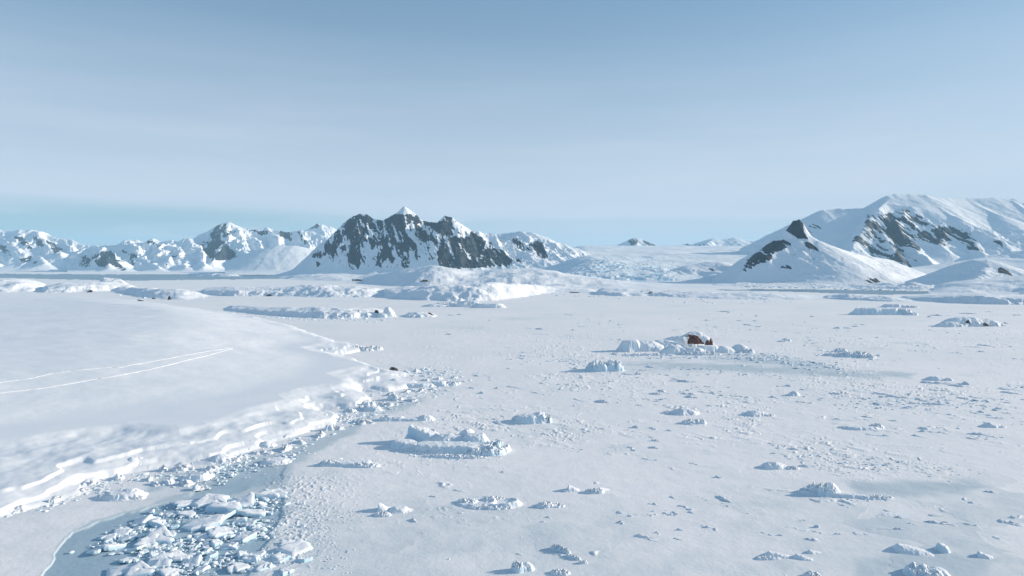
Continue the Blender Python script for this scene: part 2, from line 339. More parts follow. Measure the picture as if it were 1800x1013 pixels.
mountain('mountain', 'small far peak catching the sun beside the central mountain', 505, 650, 200, 6600, 8000, 160, [
    R_(0.6, 8, (520, 428, 7300), (536, 408, 7300), (548, 398, 7300), (557, 393, 7300), (568, 394, 7300), (580, 398, 7300), (592, 406, 7300), (620, 425, 7300), (640, 435, 7300)),
    R_(0.7, 6, (557, 394, 7300), (556, 415, 7000)), R_(0.6, 6, (540, 405, 7300), (530, 425, 7000)),
], k=6, warp=(200, 40), carve=(280, 50), apron=50, fine=(100, 14), seed=51, mat=M_mt_far, rock_slope=(0.45, 0.85),
    rocks=[(0.8, 3.0, (0, 340), [(1570, 205), (1600, 200), (1625, 270), (1590, 255)]), (0.8, 3.0, (0, 340), [(1640, 180), (1675, 158), (1690, 178)])])
mountain('hill', 'smooth rounded white snow dome in front of the pointed peak', 395, 610, 220, 3900, 5300, 200, [
    R_(0.5, 90, (430, 458, 4700), (462, 439, 4700), (490, 431, 4700), (520, 432, 4700), (550, 440, 4700), (590, 455, 4700)),
], k=6, warp=(300, 20), carve=(500, 8), apron=30, fine=(120, 2), seed=52, mat=M_mt_far, rock_slope=(0.6, 0.9), rocks=[])

# --- glacier and far nunataks between the mountains
def glacier():
    X, Y = fan(930, 1420, 560, np.linspace(1980, 6200, 620))
    PX = CX + F * X / Y
    w = fbm(X / 500, Y / 500, 70, 4)
    t = np.clip((Y - 2050 - 120 * w) / 3900, -0.1, 1)
    Z = np.where(t > 0, 215 * np.abs(t) ** 0.72, t * 200)
    rough = sst(0.42, 0.08, np.abs(t)) * sst(1290, 1120, PX + 60 * w) * (.45 + .55 * sst(-.2, .3, fbm(X / 260, Y / 200, 75, 3)))
    cr = ridged(X / 70, Y / 38, 71, 5) - 0.55
    Z = Z + (t > 0) * (11 * rough * cr + 10 * fbm(X / 240, Y / 240, 72, 4) + 4 * rough * (ridged(X / 24, Y / 16, 73, 3) - .5))
    front = sst(-0.01, 0.004, t) * 7 * rough
    Z = (Z + front + 4) * sst(930, 1040, PX + 40 * w) ** .6 - 4
    B = np.clip(rough * sst(0.05, -0.25, cr) * 0.75 + 0.25 * rough, 0, .85)
    return sheet('glacier', X, Y, Z, M_mt_near, {'rock': np.zeros(X.size), 'blue': B.ravel()}, label='crevassed blue white glacier flowing down between the mountains', cat='glacier', kind='structure')
glacier()
mountain('mountain', 'little pyramid peak standing above the glacier', 1060, 1200, 190, 6100, 7400, 170, [
    R_(0.45, 6, (1075, 442, 6700), (1090, 434, 6700), (1103, 424, 6700), (1113, 418, 6700), (1122, 419, 6700), (1135, 424, 6700), (1150, 431, 6700), (1164, 438, 6700), (1185, 446, 6700)),
    R_(0.5, 6, (1116, 419, 6700), (1122, 436, 6350)), R_(0.4, 10, (1135, 425, 6700), (1155, 440, 6400)),
], k=5, warp=(200, 25), carve=(260, 22), apron=20, fine=(80, 6), seed=61, mat=M_mt_far, rock_slope=(0.3, 0.55), rocks=[(0.8, 4.5, (1000, 340), [(390, 435), (460, 385), (520, 352), (545, 360), (540, 390), (490, 430)]), (0.7, 4.5, (1000, 340), [(600, 385), (660, 400), (730, 440), (680, 425)])])
mountain('mountain', 'low far snow peaks right of the little pyramid', 1165, 1360, 220, 6100, 7600, 170, [
    R_(0.35, 12, (1175, 440, 6900), (1195, 432, 6900), (1208, 428, 6900), (1222, 432, 6900), (1240, 423, 6900), (1254, 419, 6900), (1264, 421, 6900), (1290, 418, 6900), (1310, 424, 6900), (1345, 424, 6900)),
    R_(0.4, 8, (1254, 420, 6900), (1238, 432, 6500)), R_(0.4, 8, (1208, 429, 6900), (1212, 440, 6500)),
], k=5, warp=(200, 25), carve=(260, 22), apron=20, fine=(80, 6), seed=63, mat=M_mt_far, rock_slope=(0.35, 0.6), rocks=[(0.6, 4.5, (1000, 340), [(890, 425), (920, 400), (970, 400), (940, 430)]), (0.3, 4.5, (1000, 340), [(1000, 420), (1080, 380), (1130, 365), (1060, 410)])])
mountain('hill', 'smooth snow mound with a shaded left side at the glacier foot', 1130, 1330, 240, 1950, 2700, 200, [
    R_(0.35, 25, (1150, 492, 2150), (1180, 478, 2200), (1215, 466, 2250), (1245, 460, 2270), (1262, 459, 2270), (1280, 466, 2200), (1300, 474, 2150), (1330, 482, 2120)),
    R_(0.4, 10, (1262, 460, 2270), (1258, 476, 2150), (1240, 488, 2060)),
], k=4, warp=(120, 12), carve=(140, 6), apron=14, fine=(40, 1.5), seed=66, rock_slope=(0.35, 0.6), rocks=[(1.1, 4.5, (1000, 340), [(1110, 600), (1130, 565), (1165, 570), (1160, 610)])])

# --- right hand mountains
mountain('mountain', 'snowy pyramid mountain with a dark rock knob on its summit', 1250, 1640, 560, 1640, 2350, 380, [
    R_(0.72, 6, (1262, 498, 2060), (1285, 488, 2060), (1310, 465, 2060), (1332, 445, 2050), (1352, 426, 2040), (1372, 413, 2020), (1384, 407, 2010)),
    R_(1.7, 2, (1388, 397, 2000), (1394, 387, 2000), (1402, 385, 1995), (1408, 391, 1990), (1412, 403, 1985)),
    R_(0.66, 5, (1384, 408, 2010), (1398, 404, 2000), (1416, 411, 1985), (1440, 424, 1950), (1470, 438, 1920), (1500, 453, 1880), (1525, 467, 1840), (1545, 481, 1800), (1566, 496, 1760)),
    R_(0.8, 4, (1392, 410, 2000), (1375, 430, 1940), (1345, 450, 1900), (1312, 470, 1880)),
    R_(0.5, 12, (1440, 424, 1960), (1500, 445, 2080), (1560, 455, 2200)),
], k=4, warp=(80, 9), carve=(110, 9), apron=16, fine=(32, 2.5), seed=81, rock_slope=(0.5, 0.85), calm=[(1480, 455, 90, 25, 32, .6), (1330, 470, 60, 40, -35, .6)],
    rocks=[(1.6, 3.27, (1250, 320), [(440, 250), (470, 215), (510, 220), (525, 270), (550, 320), (500, 320), (450, 290), (420, 275)]), (1.25, 3.27, (1250, 320), [(180, 500), (210, 450), (280, 390), (350, 350), (430, 330), (465, 345), (440, 375), (370, 405), (330, 450), (270, 475), (200, 510)]), (0.9, 3.27, (1250, 320), [(545, 350), (600, 370), (620, 400), (570, 395), (590, 440), (560, 400)]), (0.9, 3.27, (1250, 320), [(480, 410), (495, 430), (470, 440)]), (0.9, 3.27, (1250, 320), [(410, 490), (450, 482), (455, 497)]), (0.9, 3.27, (1250, 320), [(870, 570), (950, 555), (965, 580), (880, 592)]), (0.9, 3.27, (1250, 320), [(690, 560), (712, 552), (712, 588)])])
mountain('mountain', 'broad snow capped massif with dark crags at the right edge', 1300, 2120, 820, 2650, 4300, 460, [
    R_(0.5, 14, (1320, 440, 3500), (1370, 425, 3550), (1405, 398, 3650), (1425, 380, 3700), (1445, 369, 3700), (1475, 366, 3700), (1505, 366, 3700), (1534, 363, 3700)),
    R_(0.6, 9, (1534, 363, 3700), (1546, 351, 3710), (1558, 344, 3730), (1572, 341, 3750), (1600, 341, 3750), (1626, 342, 3750), (1645, 347, 3750), (1700, 348, 3800), (1745, 347, 3800), (1778, 349, 3800), (1800, 357, 3750), (1840, 372, 3700), (1900, 380, 3700), (2000, 400, 3700), (2100, 430, 3700)),
    R_(0.75, 6, (1560, 350, 3700), (1545, 366, 3560), (1530, 382, 3450), (1512, 410, 3300), (1500, 432, 3150)),
    R_(0.85, 4, (1532, 381, 3450), (1550, 405, 3330), (1562, 430, 3180), (1590, 460, 2980)),
    R_(0.8, 4, (1585, 366, 3560), (1590, 378, 3470), (1612, 395, 3400), (1640, 412, 3320), (1655, 430, 3200)),
    R_(0.85, 4, (1575, 385, 3430), (1590, 410, 3300), (1612, 436, 3130), (1640, 462, 2950)),
    R_(0.6, 8, (1640, 358, 3650), (1680, 380, 3500), (1715, 398, 3400), (1740, 415, 3300)),
    R_(0.9, 4, (1690, 400, 3400), (1710, 420, 3280), (1725, 442, 3120)),
    R_(0.9, 4, (1660, 398, 3400), (1650, 420, 3280)),
    R_(0.5, 14, (1700, 350, 3780), (1750, 375, 3600), (1800, 400, 3450)), R_(0.6, 10, (1780, 352, 3760), (1830, 385, 3550), (1860, 420, 3300)),
    R_(0.75, 6, (1745, 405, 3370), (1760, 425, 3250), (1790, 440, 3120)),
    R_(0.75, 4, (1562, 357, 3640), (1600, 362, 3600), (1660, 378, 3560), (1730, 396, 3500), (1800, 406, 3470), (1900, 410, 3470)),
    R_(0.2, 30, (1500, 470, 2850), (1600, 470, 2880), (1720, 455, 2950), (1800, 440, 3050), (1950, 440, 3050)),
], k=5, warp=(150, 12), carve=(190, 30), apron=40, fine=(55, 8), seed=91, rock_slope=(0.55, 0.95), calm=[(1470, 395, 75, 45, 0, .92), (1700, 365, 170, 34, 9, .9), (1900, 380, 130, 60, 0, .7), (1640, 470, 200, 26, 0, .9), (1580, 352, 60, 18, 0, .95)],
    rocks=[(-.3, 3.27, (1250, 320), [(830, 330), (900, 190), (1010, 190), (1100, 150), (1260, 240), (1480, 270), (1560, 395), (1380, 370), (1200, 350), (1180, 490), (1050, 470), (960, 440)]), (1, 3.27, (1250, 320), [(905, 195), (925, 205), (960, 240), (1000, 290), (940, 325), (880, 330), (820, 340), (830, 310), (870, 270), (890, 225)]), (0.95, 3.27, (1250, 320), [(960, 220), (1010, 205), (1060, 220), (1100, 250), (1130, 290), (1170, 330), (1100, 370), (1120, 440), (1150, 490), (1080, 470), (1050, 440), (1060, 390), (1030, 340), (1000, 300), (1010, 260)]), (0.95, 3.27, (1250, 320), [(1060, 170), (1100, 150), (1140, 170), (1200, 200), (1250, 240), (1200, 250), (1150, 230), (1110, 210)]), (1, 3.27, (1250, 320), [(1180, 290), (1250, 280), (1300, 265), (1400, 260), (1470, 290), (1490, 340), (1540, 390), (1480, 385), (1440, 350), (1380, 345), (1290, 350), (1200, 330)]), (0.7, 3.27, (1250, 320), [(1620, 350), (1660, 340), (1690, 375), (1640, 380)]), (0.7, 3.27, (1250, 320), [(900, 350), (930, 400), (960, 440), (920, 430)]), (0.6, 3.27, (1250, 320), [(550, 250), (610, 240), (640, 260), (590, 300), (555, 280)])])
mountain('hill', 'dark shaded snow hump below the massif near the right edge', 1590, 1830, 240, 1350, 1900, 180, [
    R_(0.42, 14, (1610, 498, 1620), (1650, 484, 1620), (1682, 470, 1620), (1708, 457, 1620), (1735, 456, 1610), (1752, 463, 1600), (1770, 478, 1590), (1800, 492, 1580)),
    R_(0.5, 6, (1738, 457, 1610), (1730, 474, 1540), (1715, 488, 1480)),
], k=3, warp=(70, 7), carve=(90, 5), apron=10, fine=(25, 1.5), seed=95, rock_slope=(0.35, 0.6), rocks=[(1.2, 3.27, (1250, 320), [(1640, 540), (1665, 495), (1690, 500), (1720, 535), (1680, 525)])])

# ------------------------------------------------------------------ snow covered islands on the ice: foot line and crest line
def island(name, label, foot, crest, depth, seed, lip=0.25, und=1.0, back=1.6, rough=0.0, nc=None, nr=150, mat=None, cat='island', ends=20, noise_edge=0.06):
    """foot / crest: photo rows along the island; depth: metres from foot to crest"""
    x0, x1 = foot[0][0], foot[-1][0]; nc = nc or int((x1 - x0) * 1.15) + 40
    fx, fy = zip(*foot); cx, cy = zip(*crest)
    Ymin = min(gy(y) for y in fy) * 0.94; Ymax = max(gy(y) for y in fy) + depth * (1 + back) * 1.1
    q = np.linspace(0, 1, nr); X, Y = fan(x0 - 12, x1 + 12, nc, Ymin + (Ymax - Ymin) * q ** 1.5)
    PX = CX + F * X / Y
    sc = depth * 0.5
    wx = PX + ends * .8 * fbm(X / sc, Y / sc, seed, 4)
    FY = F * CAMH / (ismooth(PX, fx, fy, 24) - HZ)
    FY = FY + depth * noise_edge * 4 * fbm(X / (sc * .6), Y / (sc * .6), seed + 2, 5)
    CY = FY + depth
    ZC = np.maximum(CAMH + (HZ - ismooth(wx, cx, cy, 18)) / F * CY, 0.6)
    e = sst(x0 - 4, x0 + ends * .35, wx) * sst(x1 + 4, x1 - ends, wx)
    t = (Y - FY) / depth
    lip = lip if not isinstance(lip, list) else np.interp(PX, *zip(*lip))
    up = lip * sst(0, 0.28, t) ** .8 + (1 - lip) * sst(-.15, 1, t)
    dn = sst(back, 0, t - 1)
    Z = ZC * np.where(t < 1, up, dn) * e
    n = fbm(X / sc, Y / (sc * 1.3), seed + 5, 5)
    s2 = np.clip(Z, 0, 6) / 6
    Z = Z + s2 * und * (2.2 * n * np.clip(ZC, 2, 14) * .25 + 0.8 * (ridged(X / 38, Y / 60, seed + 8, 4) - .55))
    if rough: Z = Z + rough * s2 * (1.5 * np.abs(fbm(X / 11, Y / 16, seed + 12, 4)) + 2.0 * fbm(X / 30, Y / 40, seed + 13, 3)) * sst(-.3, .3, fbm(X / 55, Y / 70, seed + 14, 3))
    Z = Z - 0.25
    return sheet(name, X, Y, Z, mat or M_isle, None, -0.2, label=label, cat=cat, kind='structure')

island('island', 'biggest low snow island below the central mountain', [(500, 492), (560, 494), (640, 496), (672, 500), (680, 503), (740, 506), (850, 505), (960, 507), (1060, 508), (1160, 508), (1260, 510), (1330, 512)],
       [(500, 488), (530, 484), (580, 482), (620, 486), (660, 484), (690, 477), (730, 471), (768, 466), (800, 472), (850, 474), (900, 472), (950, 474), (1000, 481), (1060, 490), (1110, 496), (1200, 501), (1330, 507)], 330, 101, lip=.05, und=1.2, rough=.15, ends=40)
island('island', 'long snow shelf with a blue shaded cliff at its left end', [(674, 523), (700, 525), (760, 529), (850, 531), (905, 525), (960, 516), (1000, 514), (1050, 517)],
       [(674, 507), (720, 505), (790, 500), (860, 498), (920, 500), (980, 503), (1050, 510)], 110, 103, lip=[(674, .6), (760, .5), (820, .15), (1050, .05)], ends=22, und=.7)
island('island', 'flat snow shelf with shaded broken edge right of the central islands', [(1055, 519), (1090, 521), (1150, 521), (1220, 525), (1300, 527), (1380, 528), (1452, 527)],
       [(1055, 507), (1090, 507), (1150, 510), (1230, 513), (1290, 515), (1330, 514), (1400, 518), (1452, 524)], 90, 105, lip=[(1055, .6), (1160, .5), (1200, .15), (1452, .15)], ends=18, und=.6)
island('island', 'low snow island with shaded left cliff beyond the snowfield', [(358, 519), (420, 521), (480, 521), (560, 523), (640, 523), (690, 521)],
       [(358, 505), (400, 504), (470, 504), (560, 500), (640, 503), (690, 510)], 90, 107, lip=[(358, .6), (460, .5), (500, .2), (690, .15)], ends=18, rough=.12, und=.4)
island('island', 'small snow island with tilted blue cliff at the far left', [(76, 515), (100, 515), (160, 513), (210, 511), (240, 510)],
       [(76, 503), (110, 498), (160, 494), (205, 497), (240, 503)], 110, 109, lip=.5, ends=14, rough=.2, und=.5)
island('island', 'rough hummocky snow shore at the left edge', [(-260, 512), (-100, 514), (0, 515), (60, 514), (90, 511)],
       [(-260, 496), (-100, 492), (0, 490), (40, 489), (70, 497), (90, 505)], 160, 111, lip=.2, ends=16, rough=.7)
island('island', 'broken hummocks of snow behind the snowfield', [(200, 512), (250, 522), (300, 528), (345, 527), (375, 520)],
       [(200, 505), (250, 506), (300, 510), (340, 512), (375, 516)], 110, 113, lip=.2, ends=26, rough=.9)
island('island', 'low snow islet with long shaded front edge', [(402, 547), (430, 550), (480, 555), (540, 559), (600, 561), (650, 559), (694, 558)],
       [(402, 539), (420, 537), (480, 540), (540, 540), (600, 540), (650, 541), (694, 549)], 45, 115, lip=.55, ends=14, rough=.1, und=.35, noise_edge=.06)
island('island', 'little snow islet with a dark rock on its right end', [(716, 558), (740, 560), (768, 558)], [(716, 552), (735, 545), (752, 549), (768, 555)], 22, 117, lip=.5, ends=10, rough=.4)
island('hill', 'smooth pale snow hill at the right edge below the massif', [(1630, 515), (1680, 518), (1760, 518), (1850, 520), (2050, 522)],
       [(1630, 508), (1655, 498), (1700, 492), (1760, 488), (1830, 484), (1930, 480), (2050, 485)], 260, 119, lip=.15, ends=30, und=.5, cat='hill')
island('island', 'long blue shaded snow cliff in front of the pale right hill', [(1590, 528), (1640, 531), (1700, 534), (1780, 536), (1850, 537), (1990, 538)],
       [(1590, 522), (1620, 519), (1680, 517), (1720, 516), (1790, 522), (1850, 520), (1990, 518)], 60, 121, lip=.85, ends=22, rough=.15, und=.4)
island('island', 'broken rafted ice ridge beyond the right ice field', [(1450, 525), (1500, 528), (1560, 531), (1620, 531)],
       [(1450, 521), (1478, 516), (1520, 521), (1560, 521), (1590, 525), (1620, 527)], 45, 123, lip=.4, ends=20, rough=1.6)
for nm, lab, f, c, d, sd in (
    ('island', 'rubble shore of white ice at the foot of the pyramid mountain', [(1255, 503), (1300, 504), (1420, 505), (1520, 507), (1600, 509), (1650, 510)], [(1255, 500), (1300, 498), (1400, 499), (1500, 500), (1560, 498), (1610, 499), (1650, 504)], 90, 125),
    ('island', 'thin white ice strip across the far left channel', [(330, 485), (380, 486), (420, 486)], [(330, 482), (370, 479), (400, 480), (420, 483)], 120, 127),
    ('island', 'white hummock strip in front of the far left channel', [(178, 502), (200, 503), (225, 502)], [(178, 493), (193, 488), (206, 489), (225, 497)], 80, 129)):
    island(nm, lab, f, c, d, sd, lip=.3, rough=2.2, ends=12)

# ------------------------------------------------------------------ the big snowfield at the left (upper bank + ice foot)
UP = [(-700, 880), (-300, 850), (0, 812), (70, 803), (140, 786), (205, 778), (262, 786), (310, 784), (380, 772), (450, 752), (520, 728), (555, 722), (530, 712), (575, 700), (640, 690), (618, 672), (650, 660), (690, 662), (655, 650), (630, 640), (585, 628), (545, 622), (600, 612), (560, 596), (515, 578), (455, 564), (400, 554), (330, 545), (270, 536), (200, 529), (100, 524), (-100, 520), (-400, 517), (-900, 520)]
FOOT = [(-700, 1010), (-300, 960), (-60, 926), (20, 908), (90, 888), (150, 870), (190, 842), (235, 832), (300, 822), (380, 818), (420, 800), (470, 786), (520, 768), (590, 748), (600, 730), (560, 722), (640, 722), (668, 712), (640, 690), (690, 690), (740, 676), (705, 664), (740, 660), (690, 654), (660, 645), (620, 632), (600, 626), (635, 618), (655, 612), (600, 603), (560, 590), (515, 574), (455, 560), (400, 551), (330, 542), (270, 533), (200, 527), (100, 522), (-100, 518), (-400, 515), (-900, 518)]
UPW = [gp(*q) for q in UP]; FTW = [gp(*q) for q in FOOT]
def bank_height(X, Y):
    wl = 9.0
    Xw = X + 2.2 * fbm(X / wl / 1.6, Y / wl / 1.6, 201, 4) ; Yw = Y + 2.4 * fbm(X / wl / 1.6 + 9, Y / wl / 1.6 + 4, 202, 4)
    dU = poly_dist(Xw, Yw, UPW); dF = poly_dist(Xw, Yw, FTW)
    dS = np.where(dU > 0, np.maximum(poly_soft(Xw, Yw, UPW, 14.0), 0), 0)
    n = fbm(X / 11, Y / 11, 203, 3)
    foot = 0.9 * sst(-.4, 2.6, dF) + 0.9 * sst(0.5, 10, dF) + sst(.2, 3, dF) * (0.22 * n + 0.15 * np.clip(fbm(X / 5, Y / 5, 204, 4), 0, 1)) * sst(9, -1, dU)
    f = dF / 12 + .75 * fbm(X / 17, Y / 17, 216, 2) + .10 * fbm(X / 5, Y / 5, 217, 2); rn, tl, ed = cells(Xw / 6, Yw / 6, 215)
    foot = foot + sst(.3, 1.6, dF) * sst(7, -1, dU) * ((.68 + .35 * n) * sst(.30, .39, f) + (.62 + .4 * fbm(X / 14, Y / 14, 218, 2)) * sst(.95, 1.05, f) + (.25 * rn + .3 * tl - .12) * sst(.32, .1, f) - .1)
    steep = 6.5 + 5 * fbm(X / 35, Y / 35, 205, 3)
    upper = 2.4 * sst(-1.5, steep + 2.2, dU) + 1.0 * sst(0, 24, dS) + 8.5 * sst(0, 80, dS) * np.exp(-((X + 250) / 260) ** 2 - ((Y - 560) / 360) ** 2) + 1.0 * sst(4, 60, dS)
    und = sst(0, 40, dS) * (0.7 * fbm(X / 60, Y / 45, 206, 3) + 0.17 * fbm(X / 15, Y / 6, 207, 4) + 0.7 * np.clip(fbm(X / 90, Y / 35, 208, 3), 0, 1))
    lip = .45 * sst(1, 4, dU) * sst(9, 4, dU) * (0.5 + fbm(X / 22, Y / 22, 209, 3))
    z = foot + upper + und + lip
    return np.where(dF > -1.5, z - 0.25 - 1.5 * sst(0.05, -1.2, dF), -2.0), dU, dF
def rows(p0, p1, step): return np.array([gy(p) for p in np.arange(p1, p0, -step)])
def snowfield():
    Ys = np.concatenate([rows(514.5, 560, .35)[::-1][::-1], []])
    Ys = np.sort(np.concatenate([rows(514.5, 570, .5), rows(570, 1010, .9)]))
    u = np.concatenate([np.linspace(-700, -60, 120), np.linspace(-58, 770, 640)])
    uu = (u - CX) / F; Y = np.repeat(Ys[:, None], len(u), 1); X = uu[None] * Y
    Z, dU, dF = bank_height(X, Y)
    return sheet('snowfield', X, Y, Z, M_snow, None, -0.3, label='broad smooth snow covered shore with ski tracks at the left', cat='snowfield', kind='structure')
snowfield()
# two trails pressed across the snowfield, plus faint far ones
def trail(pts, w, h, label, seed):
    """photo points on the snowfield surface -> raised strip of turned over snow"""
    P = []
    for a, b in zip(pts[:-1], pts[1:]):
        for t in np.linspace(0, 1, 26)[:-1]: P.append((a[0] + t * (b[0] - a[0]), a[1] + t * (b[1] - a[1])))
    P.append(pts[-1]); P = np.array(P); P[:, 1] += 0.9 * fbm(P[:, 0] / 30, P[:, 0] * 0, seed, 3)
    z = np.full(len(P), 8.0)
    for _ in range(12):
        Y = F * (CAMH - z) / (P[:, 1] - HZ); X = (P[:, 0] - CX) / F * Y; z = bank_height(X, Y)[0]
    T = np.stack([np.gradient(X), np.gradient(Y)], 1); T /= np.linalg.norm(T, axis=1)[:, None]; N = np.stack([-T[:, 1], T[:, 0]], 1)
    prof = [(-.5, -.08), (-.4, .5), (-.2, 1), (0, .25), (.2, .9), (.4, .5), (.5, -.08)]
    V = []
    for k, (o, hh) in enumerate(prof):
        ww = w * (1 + .35 * fbm(X / 3, Y / 3, seed + 5 + k, 2))
        x, y = X + N[:, 0] * o * ww, Y + N[:, 1] * o * ww
        V.append(np.stack([x, y, bank_height(x, y)[0] + h * hh], 1))
    V = np.concatenate(V); nr, nc = len(prof), len(P); c = np.array([X.mean(), Y.mean(), 0])
    link('path', mesh_np('path', V - c, grid_quads(nr, nc)[:, ::-1], M_track), tuple(c), label=label, cat='path', kind='structure')
trail([(-120, 700), (0, 691), (80, 682), (150, 670), (210, 660), (260, 650), (310, 638), (360, 626), (408, 613)], 1.0, .15, 'long lower foot trail curving up across the snowfield', 301)
trail([(-120, 690), (0, 673), (55, 665), (100, 655), (150, 650), (230, 642), (300, 630), (350, 620), (408, 612)], .75, .12, 'fainter upper foot trail across the snowfield', 303)

# ------------------------------------------------------------------ sea ice sheet and water below it
LEADS_AND_SHADOW = [  # (photo polygon, strength) of thin grey or blue ice, plus one painted iceberg shadow
    ([(60, 1040), (84, 995), (100, 960), (125, 935), (175, 915), (215, 900), (300, 880), (330, 900), (300, 960), (220, 1000), (190, 1040)], 1.14),
    ([(240, 905), (280, 880), (330, 866), (300, 850), (250, 872), (280, 835), (360, 826), (450, 800), (540, 772), (600, 752), (640, 730), (680, 714), (660, 740), (620, 765), (570, 790), (520, 815), (500, 850), (440, 862), (400, 880)], .84),
    ([(140, 960), (330, 880), (510, 866), (500, 920), (470, 960), (430, 1040), (180, 1040)], .88),
    ([(640, 720), (690, 705), (740, 695), (790, 670), (825, 660), (800, 680), (740, 712), (690, 735)], .5),
    ([(1480, 845), (1560, 842), (1700, 846), (1745, 858), (1690, 868), (1580, 872), (1500, 872)], .62),
    ([(1090, 634), (1200, 632), (1330, 640), (1460, 652), (1620, 652), (1600, 668), (1500, 668), (1380, 662), (1240, 650), (1100, 645)], .75),
    ([(1200, 624), (1290, 618), (1380, 622), (1470, 640), (1480, 650), (1380, 650), (1250, 640)], .55),
    ([(1380, 610), (1480, 606), (1600, 612), (1500, 622)], .4),
    ([(630, 776), (700, 772), (720, 790), (660, 790)], .3),  # cast shadow left of the large iceberg, painted into the ice colour
    ([(400, 549), (470, 553), (620, 563), (770, 562), (640, 570), (470, 562)], .4),
    ([(1500, 985), (1620, 960), (1760, 985), (1700, 1030), (1500, 1030)], .22),
]
WATER = [[(-500, 478), (0, 481), (150, 482), (330, 482), (480, 483), (560, 485), (620, 487), (560, 490), (480, 491), (330, 492.5), (230, 494), (120, 492), (0, 489), (-500, 489)],
         [(1250, 508), (1330, 508), (1420, 508.5), (1530, 510), (1640, 511.5), (1640, 517), (1560, 519), (1480, 517), (1420, 514.5), (1330, 512), (1270, 511)]]
def in_pix(PX, PY, poly): return poly_dist(PX, PY, poly)
def sea_ice():
    pys = np.concatenate([[470, 471, 472, 473.5, 475], np.arange(476, 560, .8), np.arange(560, 1075, .95), [1110, 1160, 1240, 1400, 1800]])
    Ys = np.array([gy(p) for p in pys])[::-1]
    px = np.concatenate([np.linspace(-3600, -700, 12), np.linspace(-640, -40, 60), np.linspace(-36, 1836, 1330), np.linspace(1850, 2500, 60), np.linspace(2600, 5400, 12)])
    u = (px - CX) / F; Y = np.repeat(Ys[:, None], len(u), 1); X = u[None] * Y
    PX = np.repeat(px[None], len(Ys), 0); PY = HZ + F * CAMH / Y
    near = sst(900, 300, Y)
    # slanting sastrugi / small pressure ridges, scattered in patches
    a = math.radians(-42); xr = X * math.cos(a) + Y * math.sin(a); yr = -X * math.sin(a) + Y * math.cos(a)
    patch = sst(-.05, .35, fbm(X / 60, Y / 60, 401, 4)) * sst(560, 900, PX + 100 * fbm(X / 50, Y / 50, 410, 3)) * sst(960, 780, PY + .08 * (PX - 1200))
    wv = 1.3 * fbm(X / 6, Y / 6, 402, 3)
    r1 = np.clip(ridged(xr / 21 + wv * .3, yr / 5 + wv, 403, 4) - .70, 0, 1)
    Z = patch * 1.5 * r1 * near
    Z += .16 * fbm(X / 26, Y / 26, 404, 4) * sst(1500, 200, Y) + .05 * fbm(X / 4, Y / 3, 405, 4) * near
    # wide-spaced old ridge lines
    r2 = np.clip(ridged(xr / 55 + wv * .1, yr / 22 + wv * .25, 406, 3) - .86, 0, 1) * sst(-.1, .3, fbm(X / 18, Y / 18, 407, 3))
    Z += 3.2 * r2 * near * sst(520, 700, PX)
    rn, tl, ed = cells(X / 17 + .35 * fbm(X / 9, Y / 9, 430, 3), Y / 12 + .35 * fbm(X / 9 + 5, Y / 9, 431, 3), 432)
    rn2, tl2, ed2 = cells(xr / 5.5 + .4 * wv, yr / 3.2, 433)
    pm = sst(560, 800, PX + 120 * fbm(X / 45, Y / 45, 434, 3)) * sst(-.25, .25, fbm(X / 70, Y / 70, 435, 3)); seam = sst(.1, .0, ed) * sst(.25, .7, fbm(X / 14, Y / 14, 436, 3) * .8 + .45)
    Z += near * pm * (.17 * seam * (.4 + rn2) * sst(130, 230, Y) + .05 * (rn - .5)) + near * patch * .13 * (rn2 > .72) * sst(0, .12, ed2) * (.4 + .6 * rn2 + tl2)
    plates = pm * (rn - .45)
    # crumbly pattern beside the rubble at the lower left
    cr = sst(440, 500, PX) * sst(690, 560, PX + .5 * (PY - 830)) * sst(822, 850, PY)
    Z += cr * .55 * np.clip(ridged(X / 2.2, Y / 2.6, 408, 4) - .58, 0, 1)
    B = np.zeros(X.shape)
    wx = 14 * fbm(X / 10, Y / 10, 411, 4); wy = 7 * fbm(X / 10 + 5, Y / 10, 412, 4)
    for poly, s in LEADS_AND_SHADOW:
        sel = (PX > min(p[0] for p in poly) - 60) & (PX < max(p[0] for p in poly) + 60) & (PY > min(p[1] for p in poly) - 30) & (PY < max(p[1] for p in poly) + 30)
        d = in_pix(PX[sel] + wx[sel], PY[sel] + wy[sel], poly)
        B[sel] = np.maximum(B[sel], s * sst(-8 if s < .9 else -3, 15 if s < .9 else 6, d))
    B = B + .35 * np.clip(plates, 0, 1) + .26 * sst(.05, .5, fbm(X / 85, Y / 60, 437, 4)) + .34 * sst(230, 95, Y + 45 * fbm(X / 50, Y / 40, 438, 3))  # plate and patch variation, plus a greyer tone towards the camera
    Z -= .22 * sst(.9, 1.3, B)
    Q = grid_quads(*X.shape)
    wat = np.zeros(X.shape)
    for poly in WATER:
        sel = PY < 530; wat[sel] = np.maximum(wat[sel], in_pix(PX[sel] + 8 * fbm(X[sel] / 90, Y[sel] / 90, 415, 4), PY[sel] + 1.2 * fbm(X[sel] / 60, Y[sel] / 160, 416, 4), poly) > 0)
    Q = Q[~(wat.ravel()[Q] > .5).all(1)]
    V = np.stack([X.ravel(), Y.ravel(), Z.ravel()], 1)
    V, Q, A = compact(V, Q, {'bare': B})
    link('sea_ice', mesh_np('sea_ice', V, Q, M_sea, True, A), label='frozen sea covered in pale snow and scattered ice', cat='sea ice', kind='structure')
sea_ice()
g = np.array([(-14500, 1000, -.15), (14500, 1000, -.15), (14500, 14500, -.15), (-14500, 14500, -.15)], float)
link('water', mesh_np('water', g, [[0, 1, 2, 3]], M_water, False), label='grey blue open water of the far channels', cat='water', kind='structure')

